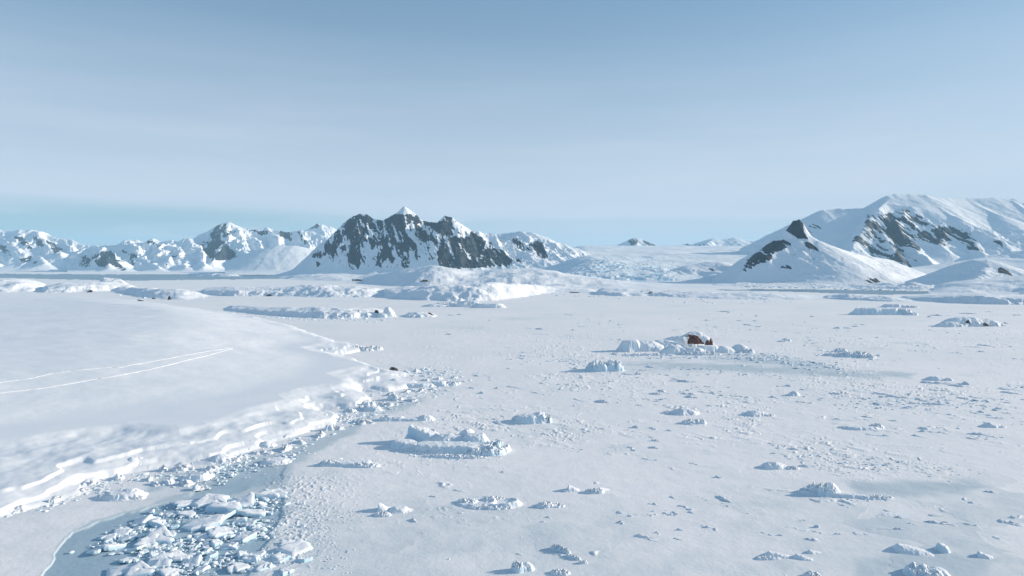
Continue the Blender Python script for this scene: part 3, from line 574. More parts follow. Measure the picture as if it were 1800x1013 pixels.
# ------------------------------------------------------------------ individual bergs, floes and lumps as carved height shapes
def lump(name, label, cat, feats, seed, rough=.25, mat=None, q=.75, rot_noise=.12, group=None, hs=1.0):
    """feats: (px, py of the base centre, half width px, depth ratio, height px, style, edge, tilt, rotation deg)"""
    mx = sum(f[0] for f in feats) / len(feats); my = sum(f[1] for f in feats) / len(feats)
    ox, oy = gp(mx, my); s = oy / F
    x0 = y0 = 1e9; x1 = y1 = -1e9; L = []
    for f in feats:
        px, py, rx, ry, h, st, ed, ti, ro = (list(f) + [None] * 9)[:9]
        X0, Y0 = gp(px, py); sc = Y0 / F; RX = rx * sc; RY = RX * ry
        L.append((X0 - ox, Y0 - oy, RX, RY, h * sc * hs, st or 'd', ed or .3, ti or 0, math.radians(ro or 0)))
        m = max(RX, RY) * 1.35; x0 = min(x0, X0 - ox - m); x1 = max(x1, X0 - ox + m); y0 = min(y0, Y0 - oy - m); y1 = max(y1, Y0 - oy + m)
    stp = q * s; nx = min(int((x1 - x0) / stp) + 2, 420); ny = min(int((y1 - y0) / stp) + 2, 420)
    X, Y = np.meshgrid(np.linspace(x0, x1, nx), np.linspace(y0, y1, ny))
    H = np.zeros(X.shape)
    for i, (cx, cy, RX, RY, h, st, ed, ti, ro) in enumerate(L):
        w = min(RX, RY)
        Xw = X + rot_noise * w * 2 * fbm(X / w * .9, Y / w * .9, seed + i * 7, 3); Yw = Y + rot_noise * w * 2 * fbm(X / w * .9 + 4, Y / w * .9 + 8, seed + i * 7 + 1, 3)
        dx, dy = Xw - cx, Yw - cy
        xn = (dx * math.cos(ro) + dy * math.sin(ro)) / RX; yn = (-dx * math.sin(ro) + dy * math.cos(ro)) / RY
        d = (np.abs(xn) ** 2.4 + np.abs(yn) ** 2.4) ** (1 / 2.4)
        top = np.clip(1 + ti * np.clip(xn, -1, 1), .1, 2)
        if st == 'd': z = h * np.clip(1 - d * d, -.5, 1) * top
        elif st == 'b': z = h * top * sst(1.04, 1 - max(ed, .34), d) * (1 - .2 * d * d)
        elif st == 'w': z = h * sst(-1, -1 + ed, xn) * np.clip(1 - np.abs(yn) ** 2, 0, 1) * np.clip((1 - xn) / 2, 0, 1) ** .8 * 1.25
        elif st == 'p': z = h * sst(1.02, .75, d) * (.4 + .85 * sst(.3, .8, d) * np.clip(.5 + .5 * xn - .3 * yn, .1, 1.2))
        else: z = h * np.clip(1 - d * d, -.5, 1)
        env = np.clip(1 - d * d, 0, 1)
        if st == 'r':
            wc = max(w, .42 * math.sqrt(RX * RY) + .25 * w); rn, tl, ed2 = cells(Xw / (wc * .62) + i * 3.1, Yw / (wc * .62), seed + 50 + i); rn3, tl3, ed3 = cells(Xw / (wc * .27), Yw / (wc * .27) + i, seed + 60 + i)
            z = h * np.minimum(1.25 * env ** .6, sst(-.02, .3, env) * (.55 + .36 * rn + .6 * tl + .30 * (rn3 - .5) + .4 * tl3) * (.55 + .45 * sst(0, .15, ed2)))
        elif st in 'bd':
            rn, tl, ed2 = cells(Xw / (w * .7), Yw / (w * .7) + i * 2.3, seed + 50 + i); side = sst(.75, .25, env)
            z = z * (1 + side * (.5 * (rn - .5) + .5 * tl)) - h * .1 * side * sst(.1, 0, ed2)
        amp = h * rough * (.7 if st == 'r' else .3)
        f1 = ridged(X / (w * .8), Y / (w * .8), seed + 31 + i, 4) - .55; f2 = ridged(X / (w * .28), Y / (w * .28), seed + 41 + i, 3) - .5
        z = z + sst(0, h * .25, z) * amp * (1.2 * f1 + .6 * f2)
        H = np.maximum(H, z)
    H = H - s * .35
    Q = grid_quads(ny, nx); hz = H.ravel(); Q = Q[(hz[Q] > -s * .3).any(1)]
    if not len(Q): return None
    V = np.stack([X.ravel(), Y.ravel(), hz], 1); V, Q, _ = compact(V, Q)
    return link(name, mesh_np(name, V, Q, mat or M_floe), (ox, oy, 0), label, cat, group)

lump('iceberg', 'large tabular iceberg with tilted snow slabs and long blue shadow in the foreground', 'iceberg', [
    (790, 792, 98, .27, 13, 'b', .3, 0, -6), (785, 781, 58, .42, 19, 'd', .3, 0, -4), (712, 786, 28, .75, 12, 'b', .3, -.1, 0), (747, 777, 38, .5, 23, 'b', .3, -.38, -16), (728, 775, 20, .6, 22, 'd', .3, 0, -16), (790, 783, 32, .6, 15, 'd'),
    (834, 783, 36, .7, 21, 'b', .6, .05, 0), (822, 778, 24, .8, 25, 'd', .4, 0, 0), (868, 793, 30, .7, 15, 'r'), (850, 798, 40, .4, 12, 'r'), (800, 804, 60, .14, 5, 'r', .3, 0, -6), (745, 797, 40, .14, 4, 'r', .3, 0, -6)], 501, .22, q=.6)
lump('iceberg', 'chunky iceberg with blue left side standing behind the large tabular one', 'iceberg', [
    (932, 742, 32, .6, 13, 'b', .2, .1, -8), (955, 742, 16, .9, 15, 'r'), (945, 740, 26, .6, 16, 'd', .3, .2), (912, 740, 14, .8, 9, 'r')], 503, .25, q=.6)
lump('iceberg', 'knobbly ice block in front of the red rock islet', 'iceberg', [
    (1050, 652, 20, .8, 17, 'r'), (1074, 651, 22, .8, 16, 'r'), (1062, 650, 30, .7, 13, 'b', .3), (1040, 650, 12, .7, 8, 'r')], 505, .28, q=.6)
lump('iceberg', 'long low iceberg with shaded front in the far right ice', 'iceberg', [
    (1540, 553, 48, .3, 12, 'b', .25, -.05), (1520, 553, 30, .3, 11, 'd'), (1585, 553, 18, .6, 10, 'r'), (1602, 554, 12, .6, 5, 'r')], 507, .15, q=.6)
lump('iceberg', 'small shaded ice hump behind the long low iceberg', 'iceberg', [(1570, 540, 26, .4, 6, 'b', .5), (1600, 541, 16, .4, 4, 'r')], 508, .2, q=.6)
lump('iceberg', 'bright white iceberg with two humps before the central shelf', 'iceberg', [
    (790, 538, 30, .4, 7, 'r'), (825, 539, 30, .4, 12, 'd'), (860, 541, 34, .4, 8, 'b', .4), (765, 539, 26, .4, 5, 'd'), (810, 537, 10, .9, 13, 'd')], 509, .15, q=.6, mat=M_berg)
lump('iceberg', 'steep white iceberg at the right end of the low islet', 'iceberg', [(684, 557, 13, .8, 17, 'd', .3, -.4), (672, 558, 10, .8, 9, 'r')], 510, .2, q=.5, mat=M_berg)
# the red rock islet
lump('islet', 'snow covered islet carrying the red rock in mid distance', 'islet', [
    (1108, 617, 25, .65, 20, 'b', .45, .05), (1135, 616, 42, .5, 18, 'd'), (1165, 614, 46, .5, 17, 'd'), (1195, 610, 46, .5, 20, 'd'), (1222, 607, 34, .5, 25, 'd'), (1186, 622, 30, .4, 15, 'd'), (1218, 622, 30, .5, 12, 'd', .3, .1),
    (1245, 619, 26, .6, 12, 'b', .5), (1272, 619, 22, .7, 11, 'd'), (1298, 618, 20, .7, 13, 'd', .3, .2), (1314, 620, 12, .7, 7, 'r'), (1230, 624, 40, .2, 6, 'r'), (1140, 625, 50, .12, 4, 'r')], 511, .10, q=.6, mat=M_berg)
lump('islet', 'snow mound islet with black rocks in the far right ice', 'islet', [
    (1690, 573, 42, .4, 16, 'd', .3, -.1), (1705, 573, 30, .5, 16, 'd'), (1735, 573, 34, .4, 11, 'd'), (1670, 574, 30, .4, 9, 'd')], 513, .08, q=.6, mat=M_berg)
D = [  # hand placed foreground and middle pieces
    ('ice_floe', 'humped blue floe right of the middle foreground, tail of crumbs', [(1362, 822, 26, .6, 14, 'd', .3, -.2), (1392, 824, 14, .5, 6, 'r')]),
    ('ice_floe', 'lumpy floe with a long thin tail, largest at lower right', [(1442, 866, 26, .8, 20, 'r', .3, 0, -20), (1458, 864, 18, .9, 22, 'd'), (1422, 866, 18, .7, 10, 'r'), (1490, 873, 45, .22, 7, 'b', .5, 0, -12), (1540, 876, 34, .3, 6, 'r')]),
    ('ice_floe', 'flat round floe with hollowed rim in the middle foreground', [(840, 884, 40, .8, 8, 'p', .2), (882, 886, 36, .7, 10, 'p'), (862, 893, 44, .25, 7, 'r'), (822, 884, 20, .7, 9, 'r'), (905, 886, 16, .6, 8, 'd'), (868, 880, 24, .5, 9, 'r')]),
    ('ice_floe', 'small crumbly floe just right of the hollowed round floe', [(960, 890, 18, .7, 10, 'r'), (978, 890, 16, .6, 6, 'r')]),
    ('ice_block', 'spiky ice block at the bottom edge left of centre', [(910, 1003, 12, .9, 20, 'r'), (926, 1000, 14, .9, 16, 'd')]),
    ('ice_ridge', 'diagonal ice ridge near the bottom edge', [(985, 968, 22, .3, 12, 'r', .3, 0, -38), (1008, 981, 16, .3, 8, 'r', .3, 0, -38), (1025, 990, 8, .6, 7, 'r')]),
    ('ice_block', 'pointed ice block left of a crumbled one in the middle foreground', [(1008, 862, 12, .8, 12, 'w', .3), (995, 864, 12, .5, 4, 'r')]),
    ('ice_block', 'crumbled ice block right of a pointed one in the middle foreground', [(1045, 866, 18, .5, 10, 'r'), (1060, 862, 14, .5, 9, 'w', .4, 0, 25)]),
    ('ice_floe', 'low floe with a dark hollow on its left, lower middle', [(676, 897, 14, .9, 16, 'w', .3), (702, 898, 24, .7, 10, 'b', .6), (672, 906, 16, .5, 8, 'r')]),
    ('ice_floe', 'long rimmed floe between the shore rubble and the large iceberg', [(690, 738, 26, .5, 9, 'b', .2, 0), (720, 739, 34, .3, 6, 'b', .3), (748, 738, 18, .8, 12, 'd'), (680, 738, 14, .8, 10, 'r')]),
    ('ice_floe', 'wide flat floe with crumbled front before the large iceberg', [(612, 816, 52, .45, 9, 'b', .2, 0, -4), (580, 818, 22, .4, 12, 'r'), (640, 820, 30, .4, 9, 'r')]),
    ('ice_floe', 'rounded thick floe stranded at the foot of the left bank', [(216, 873, 40, .7, 13, 'b', .4, .15), (230, 871, 28, .7, 17, 'd'), (190, 874, 22, .6, 8, 'r'), (222, 876, 34, .3, 9, 'r')]),
    ('ice_floe', 'small thick floe resting in the blue shore lead', [(484, 813, 27, .7, 9, 'b', .4), (500, 812, 12, 1, 7, 'r'), (474, 812, 14, .8, 8, 'r')]),
    ('ice_block', 'square snow topped block leaning at the bank foot', [(345, 842, 26, .7, 13, 'b', .3, .35), (362, 838, 14, .8, 12, 'r'), (330, 842, 14, .6, 6, 'r')]),
    ('ice_block', 'big snow block broken off the ice foot', [(232, 820, 28, .8, 22, 'd', .3, .1), (245, 818, 18, .9, 20, 'd'), (220, 826, 22, .4, 9, 'r')]),
    ('ice_block', 'rounded lit snow block on the ice foot', [(385, 810, 26, .8, 15, 'd', .5, .3), (372, 812, 18, .6, 9, 'r')]),
    ('ice_block', 'lit snow block with shaded left end under the bank', [(450, 785, 12, .9, 14, 'w', .3), (468, 784, 18, .7, 11, 'd', .4)]),
    ('ice_floe', 'wedge shaped floe, dark face to the left, at lower right', [(1606, 970, 34, .6, 14, 'w', .35, 0, -25), (1580, 964, 10, .5, 5, 'r')]),
    ('ice_block', 'narrow upright snow block at lower right', [(1657, 968, 11, 1.4, 16, 'b', .5, -.2)]),
    ('ice_block', 'small wedge of ice farthest right in the lower corner', [(1733, 980, 14, .8, 11, 'w', .3, 0, -30)]),
    ('ice_floe', 'lumpy floe cut by the bottom edge at right', [(1622, 1010, 30, .8, 20, 'r', .3, 0, -20), (1648, 1010, 24, .8, 14, 'b', .5)]),
    ('ice_ridge', 'low broken ridge of lumps right of the bottom middle', [(1370, 978, 26, .4, 10, 'w', .4, 0, -15), (1412, 982, 18, .5, 9, 'w', .4, 0, -25), (1432, 972, 14, .5, 7, 'w', .4), (1350, 982, 24, .3, 5, 'r')]),
    ('ice_block', 'small ice block cut by the bottom edge near the low ridge', [(1428, 1014, 16, .8, 11, 'r')]),
    ('ice_block', 'low lit ice block right of the spiky block at the bottom', [(985, 1008, 18, .6, 8, 'r')]),
    ('ice_floe', 'blue low floe on the grey lead at right', [(1645, 668, 24, .5, 9, 'd', .3, -.1), (1665, 669, 10, .6, 6, 'r')]),
    ('ice_floe', 'single blue ice lump near the right edge of the rough field', [(1742, 750, 18, .7, 10, 'd', .3, -.2), (1758, 751, 10, .6, 5, 'r')]),
    ('ice_floe', 'long thin blue floe in the rough field right of centre', [(1515, 754, 36, .35, 6, 'b', .4), (1540, 752, 14, .6, 9, 'r'), (1490, 752, 20, .3, 4, 'r')]),
    ('ice_floe', 'pyramid shaped floe with sunny right face below the red rock islet', [(1200, 727, 26, .7, 13, 'd', .3, .2), (1216, 727, 14, .7, 9, 'r'), (1178, 726, 14, .5, 5, 'r')]),
    ('ice_floe', 'crumbled floe just in front of the pyramid shaped one', [(1215, 744, 18, .6, 9, 'r'), (1230, 744, 12, .8, 9, 'r')]),
    ('ice_floe', 'smooth blue floe right of the pyramid shaped one', [(1328, 730, 28, .5, 11, 'd', .3, -.1), (1350, 731, 12, .5, 5, 'r')]),
    ('ice_block', 'small bright ice block standing alone in the middle of the field', [(1396, 695, 11, .8, 11, 'd'), (1390, 696, 7, .8, 6, 'r')]),
    ('ice_floe', 'rafted blue ice heap right of the red rock islet', [(1480, 625, 34, .4, 7, 'r'), (1505, 627, 30, .4, 12, 'r'), (1525, 629, 16, .5, 8, 'r'), (1478, 618, 12, .6, 8, 'r')]),
    ('ice_block', 'little ice block on the smooth ice above the rafted heap', [(1382, 600, 10, .6, 8, 'd'), (1376, 601, 8, .6, 4, 'r')]),
    ('ice_block', 'bright ice block at the tip of the shore rubble', [(772, 678, 18, .6, 11, 'b', .4), (790, 677, 16, .6, 9, 'r'), (800, 675, 10, .8, 7, 'r')]),
    ('ice_block', 'broken ice heap at the upper shore point', [(630, 615, 16, .7, 10, 'r'), (655, 615, 18, .6, 10, 'r'), (642, 617, 16, .5, 7, 'r')]),
    ('ice_block', 'low lit snow block along the shore under the dark rock', [(655, 722, 20, .6, 11, 'b', .5), (640, 720, 12, .6, 9, 'r')]),
    ('ice_block', 'long lit snow block beside the dark shore rock', [(735, 680, 34, .35, 9, 'b', .4, 0, 4)]),
]
for i, (nm, lab, fe) in enumerate(D): lump(nm, lab, nm.split('_')[1] + ' of ice' if False else nm.replace('_', ' '), fe, 520 + i * 3, .3, hs=.74)

# ------------------------------------------------------------------ rocks
def rock(px, py, w, h, label, seed, mat=M_rock, lift=0.0, depth=.7, squash=1.0):
    rng = np.random.RandomState(seed)
    X0, Y0 = gp(px, py); s = Y0 / F
    nu, nv = 30, 16
    th = np.linspace(0, 2 * math.pi, nu, endpoint=False); ph = np.linspace(-.35, .5 * math.pi, nv)
    T, Pp = np.meshgrid(th, ph)
    dx, dy, dz = np.cos(Pp) * np.cos(T), np.cos(Pp) * np.sin(T), np.sin(Pp)
    r = np.ones(T.shape)
    for _ in range(16):                       # chip flat facets off a boulder
        n = rng.normal(size=3); n[2] = abs(n[2]) * .7; n /= np.linalg.norm(n); c = rng.uniform(.55, .92)
        dot = dx * n[0] + dy * n[1] + dz * n[2]; r = np.minimum(r, np.where(dot > .05, c / np.maximum(dot, .05), 9))
    r = r * (1 + .12 * fbm(dx * 2.3 + dz * 1.7, dy * 2.3 - dz, seed, 4))
    V = np.stack([(r * dx * w * s * .5).ravel(), (r * dy * w * s * .5 * depth).ravel(), (r * dz * h * s).ravel()], 1)
    i = np.arange(nu * nv).reshape(nv, nu); j = np.roll(i, -1, 1)
    Q = np.stack([i[:-1].ravel(), j[:-1].ravel(), j[1:].ravel(), i[1:].ravel()], 1)
    me = mesh_np('rock', V, Q, mat, False)
    return link('rock', me, (X0, Y0, lift * s), label, 'rock')
rock(1223, 614, 36, 14, 'large dark red rock face on the snowy islet', 601, M_red, lift=13, depth=.5)
rock(1243, 614, 9, 9, 'small red rock just right of the large one', 602, M_red, lift=10)
rock(1250, 614, 8, 10, 'narrow red rock at the right end of the red group', 603, M_red, lift=10)
rock(1210, 610, 24, 6, 'thin red ledge above the large red rock', 604, M_red, lift=19, depth=.5)
rock(690, 655, 20, 13, 'black boulder on the tip of the snowy shore', 605)
rock(678, 656, 22, 7, 'low grey rock left of the black shore boulder', 606)
rock(298, 527, 9, 9, 'lone dark boulder behind the snowfield', 607)
rock(247, 530, 14, 5, 'row of low dark stones on the far edge of the snowfield', 608)
rock(270, 526, 8, 4, 'tiny dark stone left of the lone boulder', 609)
rock(943, 514, 18, 9, 'black rock at the foot of the central island', 610, lift=1)
rock(962, 513, 16, 5, 'low rock right of the black island rock', 611, lift=1)
rock(1010, 515, 20, 4, 'thin line of rock on the shore of the central shelf', 612)
rock(1125, 519, 16, 7, 'dark rocks set in the shaded shelf edge', 613, lift=1, depth=.5)
rock(1145, 520, 14, 6, 'rock at the right end of the shaded shelf edge', 614, lift=2, depth=.5)
rock(1340, 526, 22, 4, 'scattered dark stones on the right flat shelf', 615, lift=1)
rock(632, 557, 24, 9, 'dark rock breaking through the low islet', 616, lift=3, depth=.4)
rock(662, 557, 14, 8, 'brown rock beside the steep white iceberg', 617, lift=4, depth=.4)
rock(755, 557, 18, 7, 'dark red brown rock on the little islet', 618, M_red, lift=1, depth=.5)
rock(1700, 574, 17, 12, 'black rock on the right mound islet', 619, lift=2, depth=.5)
rock(1733, 574, 16, 5, 'low rock on the sunny side of the right mound islet', 620, lift=3, depth=.5)
rock(672, 497, 12, 5, 'small dark crag at the left end of the biggest island', 621, lift=4)
rock(748, 506, 20, 5, 'dark rock band on the biggest island', 622, lift=12)
rock(628, 497, 24, 4, 'long low crag left of the biggest island summit', 623, lift=4)
rock(1560, 499, 12, 4, 'dark rocks on the rubble shore by the pyramid mountain', 624)
rock(158, 514, 12, 4, 'dark stone below the tilted blue cliff', 625, lift=1)
rock(473, 521, 10, 4, 'dark stone on the low island beyond the snowfield', 626, lift=1)
rock(560, 521, 16, 4, 'flat dark stone right of the middle of the low island', 627, lift=4)

# ------------------------------------------------------------------ slabs and small lumps: a few shapes, many single copies
def slab_mesh(seed, thick=.16, n=9):
    rng = np.random.RandomState(seed)
    a = np.sort(rng.uniform(0, 2 * math.pi, n) * .25 + np.linspace(0, 2 * math.pi, n, endpoint=False))
    r = rng.uniform(.62, 1.0, n); m = 6; t = np.arange(n * m) / m
    A = np.interp(t, np.arange(n + 1), np.append(a, a[0] + 2 * math.pi)); 
    x = np.interp(t, np.arange(n + 1), np.append(r * np.cos(a), r[0] * np.cos(a[0]))) * .5; y = np.interp(t, np.arange(n + 1), np.append(r * np.sin(a), r[0] * np.sin(a[0]))) * .5
    rings = []
    for sc, z in ((.92, -thick), (1.0, -thick * .4), (1.0, thick * .25), (.93, thick * .62), (.72, thick * .75), (.45, thick * .72), (.2, thick * .7)):
        q = 1 + .05 * fbm(x * 5 + z * 9, y * 5, seed, 3)
        zz = z + thick * .35 * fbm(x * sc * 4, y * sc * 4, seed + 3, 4)
        rings.append(np.stack([x * sc * q, y * sc * q, zz], 1))
    V = np.concatenate(rings); N = n * m; i = np.arange(len(rings) * N).reshape(len(rings), N); j = np.roll(i, -1, 1)
    Q = np.stack([i[:-1].ravel(), j[:-1].ravel(), j[1:].ravel(), i[1:].ravel()], 1)
    c = len(V); V = np.concatenate([V, [[0, 0, thick * .7]]])
    k = i[-1]; Q = np.concatenate([Q, np.stack([k, np.roll(k, -1), np.full(N, c), np.full(N, c)], 1)[:, [0, 1, 2, 2]]]) if False else Q
    # close the small centre hole with a quad fan
    k = i[-1]; h = N // 2
    cap = np.array([[k[a_], k[a_ + 1], k[N - 2 - a_], k[N - 1 - a_]] for a_ in range(h - 1)])
    return mesh_np('ice_plate', V[:c], np.concatenate([Q, cap]), M_blue if seed % 3 == 0 else M_floe, False if seed % 2 else True)
SLABS = [slab_mesh(700 + i, .07 + .03 * (i % 3), 7 + i % 4) for i in range(10)]
def lump_mesh(seed, kind):
    nx = 44; X, Y = np.meshgrid(np.linspace(-.75, .75, nx), np.linspace(-.75, .75, nx))
    Xw = X + .16 * fbm(X * 2.6, Y * 2.6, seed, 4); Yw = Y + .16 * fbm(X * 2.6 + 7, Y * 2.6, seed + 1, 4)
    if kind == 0:   # drift: blunt end left, tail right
        d = Xw / .5; z = sst(-1, -.6, d) * np.clip((1 - d) / 1.7, 0, 1) ** .9 * np.clip(1 - (Yw / .3) ** 2, 0, 1)
    elif kind == 1: z = np.clip(1 - (Xw / .5) ** 2 - (Yw / .32) ** 2, 0, 1)
    elif kind == 2: z = sst(1, .6, np.maximum(np.abs(Xw / .48), np.abs(Yw / .34))) * (.75 - .5 * Xw)
    else:           # thin broken ridge
        z = np.clip(1 - np.abs((Yw + .12 * np.sin(X * 7 + seed)) / .16), 0, 1) * sst(.58, .4, np.abs(X)) * (.55 + .6 * fbm(X * 5, Y * 0 + seed, seed, 3))
    rn, tl, ed = cells(Xw * 4.2, Yw * 4.2, seed + 8)
    z = np.minimum(z * (.45 + .75 * rn + .8 * tl), z * 1.5) * (.7 + .3 * sst(0, .12, ed))
    z = z + sst(0, .3, z) * (.3 * (ridged(X * 2.6, Y * 2.6, seed + 5, 4) - .55) + .3 * (ridged(X * 7, Y * 7, seed + 6, 3) - .5))
    z = z - .06; Q = grid_quads(nx, nx); zz = z.ravel(); Q = Q[(zz[Q] > -.05).any(1)]
    V = np.stack([X.ravel(), Y.ravel(), zz], 1); V, Q, _ = compact(V, Q)
    return mesh_np('ice_lump', V, Q, M_floe)
LUMPS = [[lump_mesh(740 + 20 * k + i, k) for i in range(5)] for k in range(4)]

def put(me, name, px, py, w_px, h_px, rz, tilt=(0, 0), lift=0.0, label=None, cat=None, group=None, dep=1.0, flat=False):
    x, y = gp(px, py); s = y / F; W = w_px * s
    o = link(name, me, (x, y, lift * s), label, cat, group)
    o.scale = (W, W * dep, W if flat else h_px * s); o.rotation_euler = (tilt[0], tilt[1], rz); return o

rng = random.Random(11)
# rafted slabs in the lower left basin (hand placed)
SL = [(170, 968, 46, 12, 25), (196, 962, 40, 22, 18), (182, 945, 20, 14, 30), (226, 985, 44, 10, -8), (248, 918, 40, 20, 15), (268, 912, 34, 22, -20), (240, 930, 30, 18, 20), (262, 956, 44, 22, 18), (285, 948, 52, 16, 20), (236, 966, 36, 26, 24), (300, 940, 34, 14, -15),
      (285, 992, 40, 30, -24), (270, 975, 30, 18, 18), (312, 970, 42, 12, 8), (340, 990, 46, 18, 20), (372, 978, 34, 26, 28), (352, 1002, 40, 14, 12), (300, 1008, 46, 12, -10), (250, 1006, 46, 14, 8),
      (355, 922, 66, 6, 3), (330, 905, 44, 10, -8), (372, 882, 92, 5, 3), (398, 894, 60, 6, 4), (330, 886, 40, 8, 6), (430, 884, 44, 12, 12), (466, 876, 40, 14, 16), (445, 902, 46, 14, -14), (480, 870, 44, 6, 5), (420, 918, 50, 16, 18), (392, 936, 50, 10, 10), (455, 926, 36, 20, 20), (430, 945, 40, 10, 6), (380, 955, 44, 14, 14),
      (505, 958, 52, 12, 14), (520, 966, 56, 10, -12), (535, 985, 30, 16, 20), (490, 985, 50, 8, 8), (455, 975, 46, 10, 10), (500, 1006, 50, 8, 6), (415, 1000, 48, 14, -12), (210, 1004, 44, 10, 8), (355, 945, 36, 18, 22), (410, 962, 30, 20, -18), (225, 945, 30, 14, 10)]
for i, (px, py, w, ti, ti2) in enumerate(SL):
    w *= rng.uniform(.6, 1.45)
    put(SLABS[i % 10], 'ice_plate', px, py, w, 0, rng.uniform(0, 6.28), (math.radians(ti * .8), math.radians(ti2 * .35)), lift=w * .015,
        label='tilted or flat broken ice slab in the rafted heap at lower left', cat='ice slab', group='broken slabs rafted in the lower left basin', flat=True)
bpoly = [(165, 985), (185, 940), (260, 905), (330, 880), (500, 868), (500, 920), (470, 960), (540, 1000), (420, 1010), (220, 1010)]
k = 0
while k < 60:
    px, py = rng.uniform(165, 540), rng.uniform(868, 1010)
    if poly_dist(np.array([px]), np.array([py]), bpoly)[0] < 3: continue
    k += 1
    put(SLABS[k % 10], 'ice_plate', px, py, 14 + 34 * rng.random() ** 1.7, 0, rng.uniform(0, 6.28), (math.radians(rng.uniform(-22, 22)), math.radians(rng.uniform(-14, 14))), lift=.6,
        label='tilted or flat broken ice slab in the rafted heap at lower left', cat='ice slab', group='broken slabs rafted in the lower left basin', flat=True)
# slabs and blocks along the left shore
SHORE = [(30, 900), (90, 884), (150, 866), (170, 852), (60, 845), (110, 838), (205, 842), (262, 842), (290, 830), (320, 828), (370, 826), (400, 812), (425, 805), (455, 796), (500, 790), (528, 776), (560, 766), (590, 752), (606, 738), (620, 722), (650, 716), (675, 712), (690, 704), (705, 700), (720, 692), (740, 690), (760, 684), (700, 686), (680, 696), (720, 702), (300, 850), (270, 852), (330, 852), (350, 862), (545, 745), (520, 760), (575, 738), (640, 742), (720, 672), (745, 668), (770, 664), (800, 662), (730, 655), (755, 652)]
for i, (px, py) in enumerate(SHORE):
    put(LUMPS[(1, 2, 1, 0)[i % 4]][i % 5], 'ice_block', px + rng.uniform(-5, 5), py + rng.uniform(-3, 3), rng.uniform(22, 40) * (.65 if py < 700 else 1), rng.uniform(4, 8.5) * (.7 if py < 700 else 1), rng.uniform(0, 6.28),
        label='loose lump of ice in the rubble along the left shore', cat='ice block', group='ice rubble lumps along the left shore', dep=rng.uniform(.7, 1.2))
# scattered field
def scatter(n, box, wr, hr, label, group, kinds, seed, clusters=0, spread=60, avoid=()):
    r = random.Random(seed); cl = [(r.uniform(box[0], box[2]), r.uniform(box[1], box[3])) for _ in range(clusters)]
    k = 0; guard = 0
    while k < n and guard < n * 60:
        guard += 1
        if cl and r.random() < .72:
            c = r.choice(cl); px = r.gauss(c[0], spread); py = r.gauss(c[1], spread * .16)
        else: px = r.uniform(box[0], box[2]); py = r.uniform(box[1], box[3])
        if not (box[0] < px < box[2] and box[1] < py < box[3]): continue
        if any((px - a) ** 2 / (b * b) + (py - c) ** 2 / (d * d) < 1 for a, c, b, d in avoid): continue
        kd = r.choice(kinds); w = wr[0] + (wr[1] - wr[0]) * r.random() ** 2.2; h = hr[0] + (hr[1] - hr[0]) * r.random() ** 2
        nm = 'ice_ridge' if kd == 3 else 'ice_lump'
        put(LUMPS[kd][r.randrange(5)], 'ice_lump', px, py, w * 1.15, h * .56, math.radians(r.gauss(-38, 22)), label=label, cat='ice lump', group=group, dep=r.uniform(.4, .9)); k += 1
AV = [(800, 785, 115, 32), (937, 738, 45, 14), (1063, 648, 42, 14), (1200, 610, 130, 26), (1365, 818, 45, 14), (1480, 868, 100, 20), (860, 885, 75, 20), (1605, 965, 50, 20), (1200, 730, 40, 16), (1330, 728, 36, 8)]
scatter(62, (830, 640, 1260, 770), (10, 42), (2.5, 7), 'small snowy ice lump scattered between the large iceberg and the red rock islet', 'ice lumps scattered in the middle of the bay', (0, 0, 1, 3, 3), 21, 9, 45, AV)
scatter(74, (1260, 672, 1830, 772), (12, 48), (2.5, 7), 'small blue shaded ice lump in the rough field at right', 'ice lumps in the rough field at right', (0, 0, 3, 3, 1), 22, 10, 60, AV)
scatter(46, (780, 545, 1800, 632), (10, 34), (2, 4.5), 'tiny ice lump on the smooth ice around the red rock islet', 'ice lumps far out on the smooth ice', (0, 1, 3), 23, 8, 50, AV)
scatter(60, (1040, 775, 1830, 950), (10, 44), (3, 8), 'ice lump on the pale snow of the right foreground', 'ice lumps in the right foreground', (0, 0, 3, 3, 1), 24, 9, 60, AV)
scatter(16, (640, 780, 1040, 1000), (9, 24), (2.5, 6), 'small ice lump on the smooth snow of the middle foreground', 'ice lumps in the middle foreground', (0, 1), 25, 0, 40, AV)

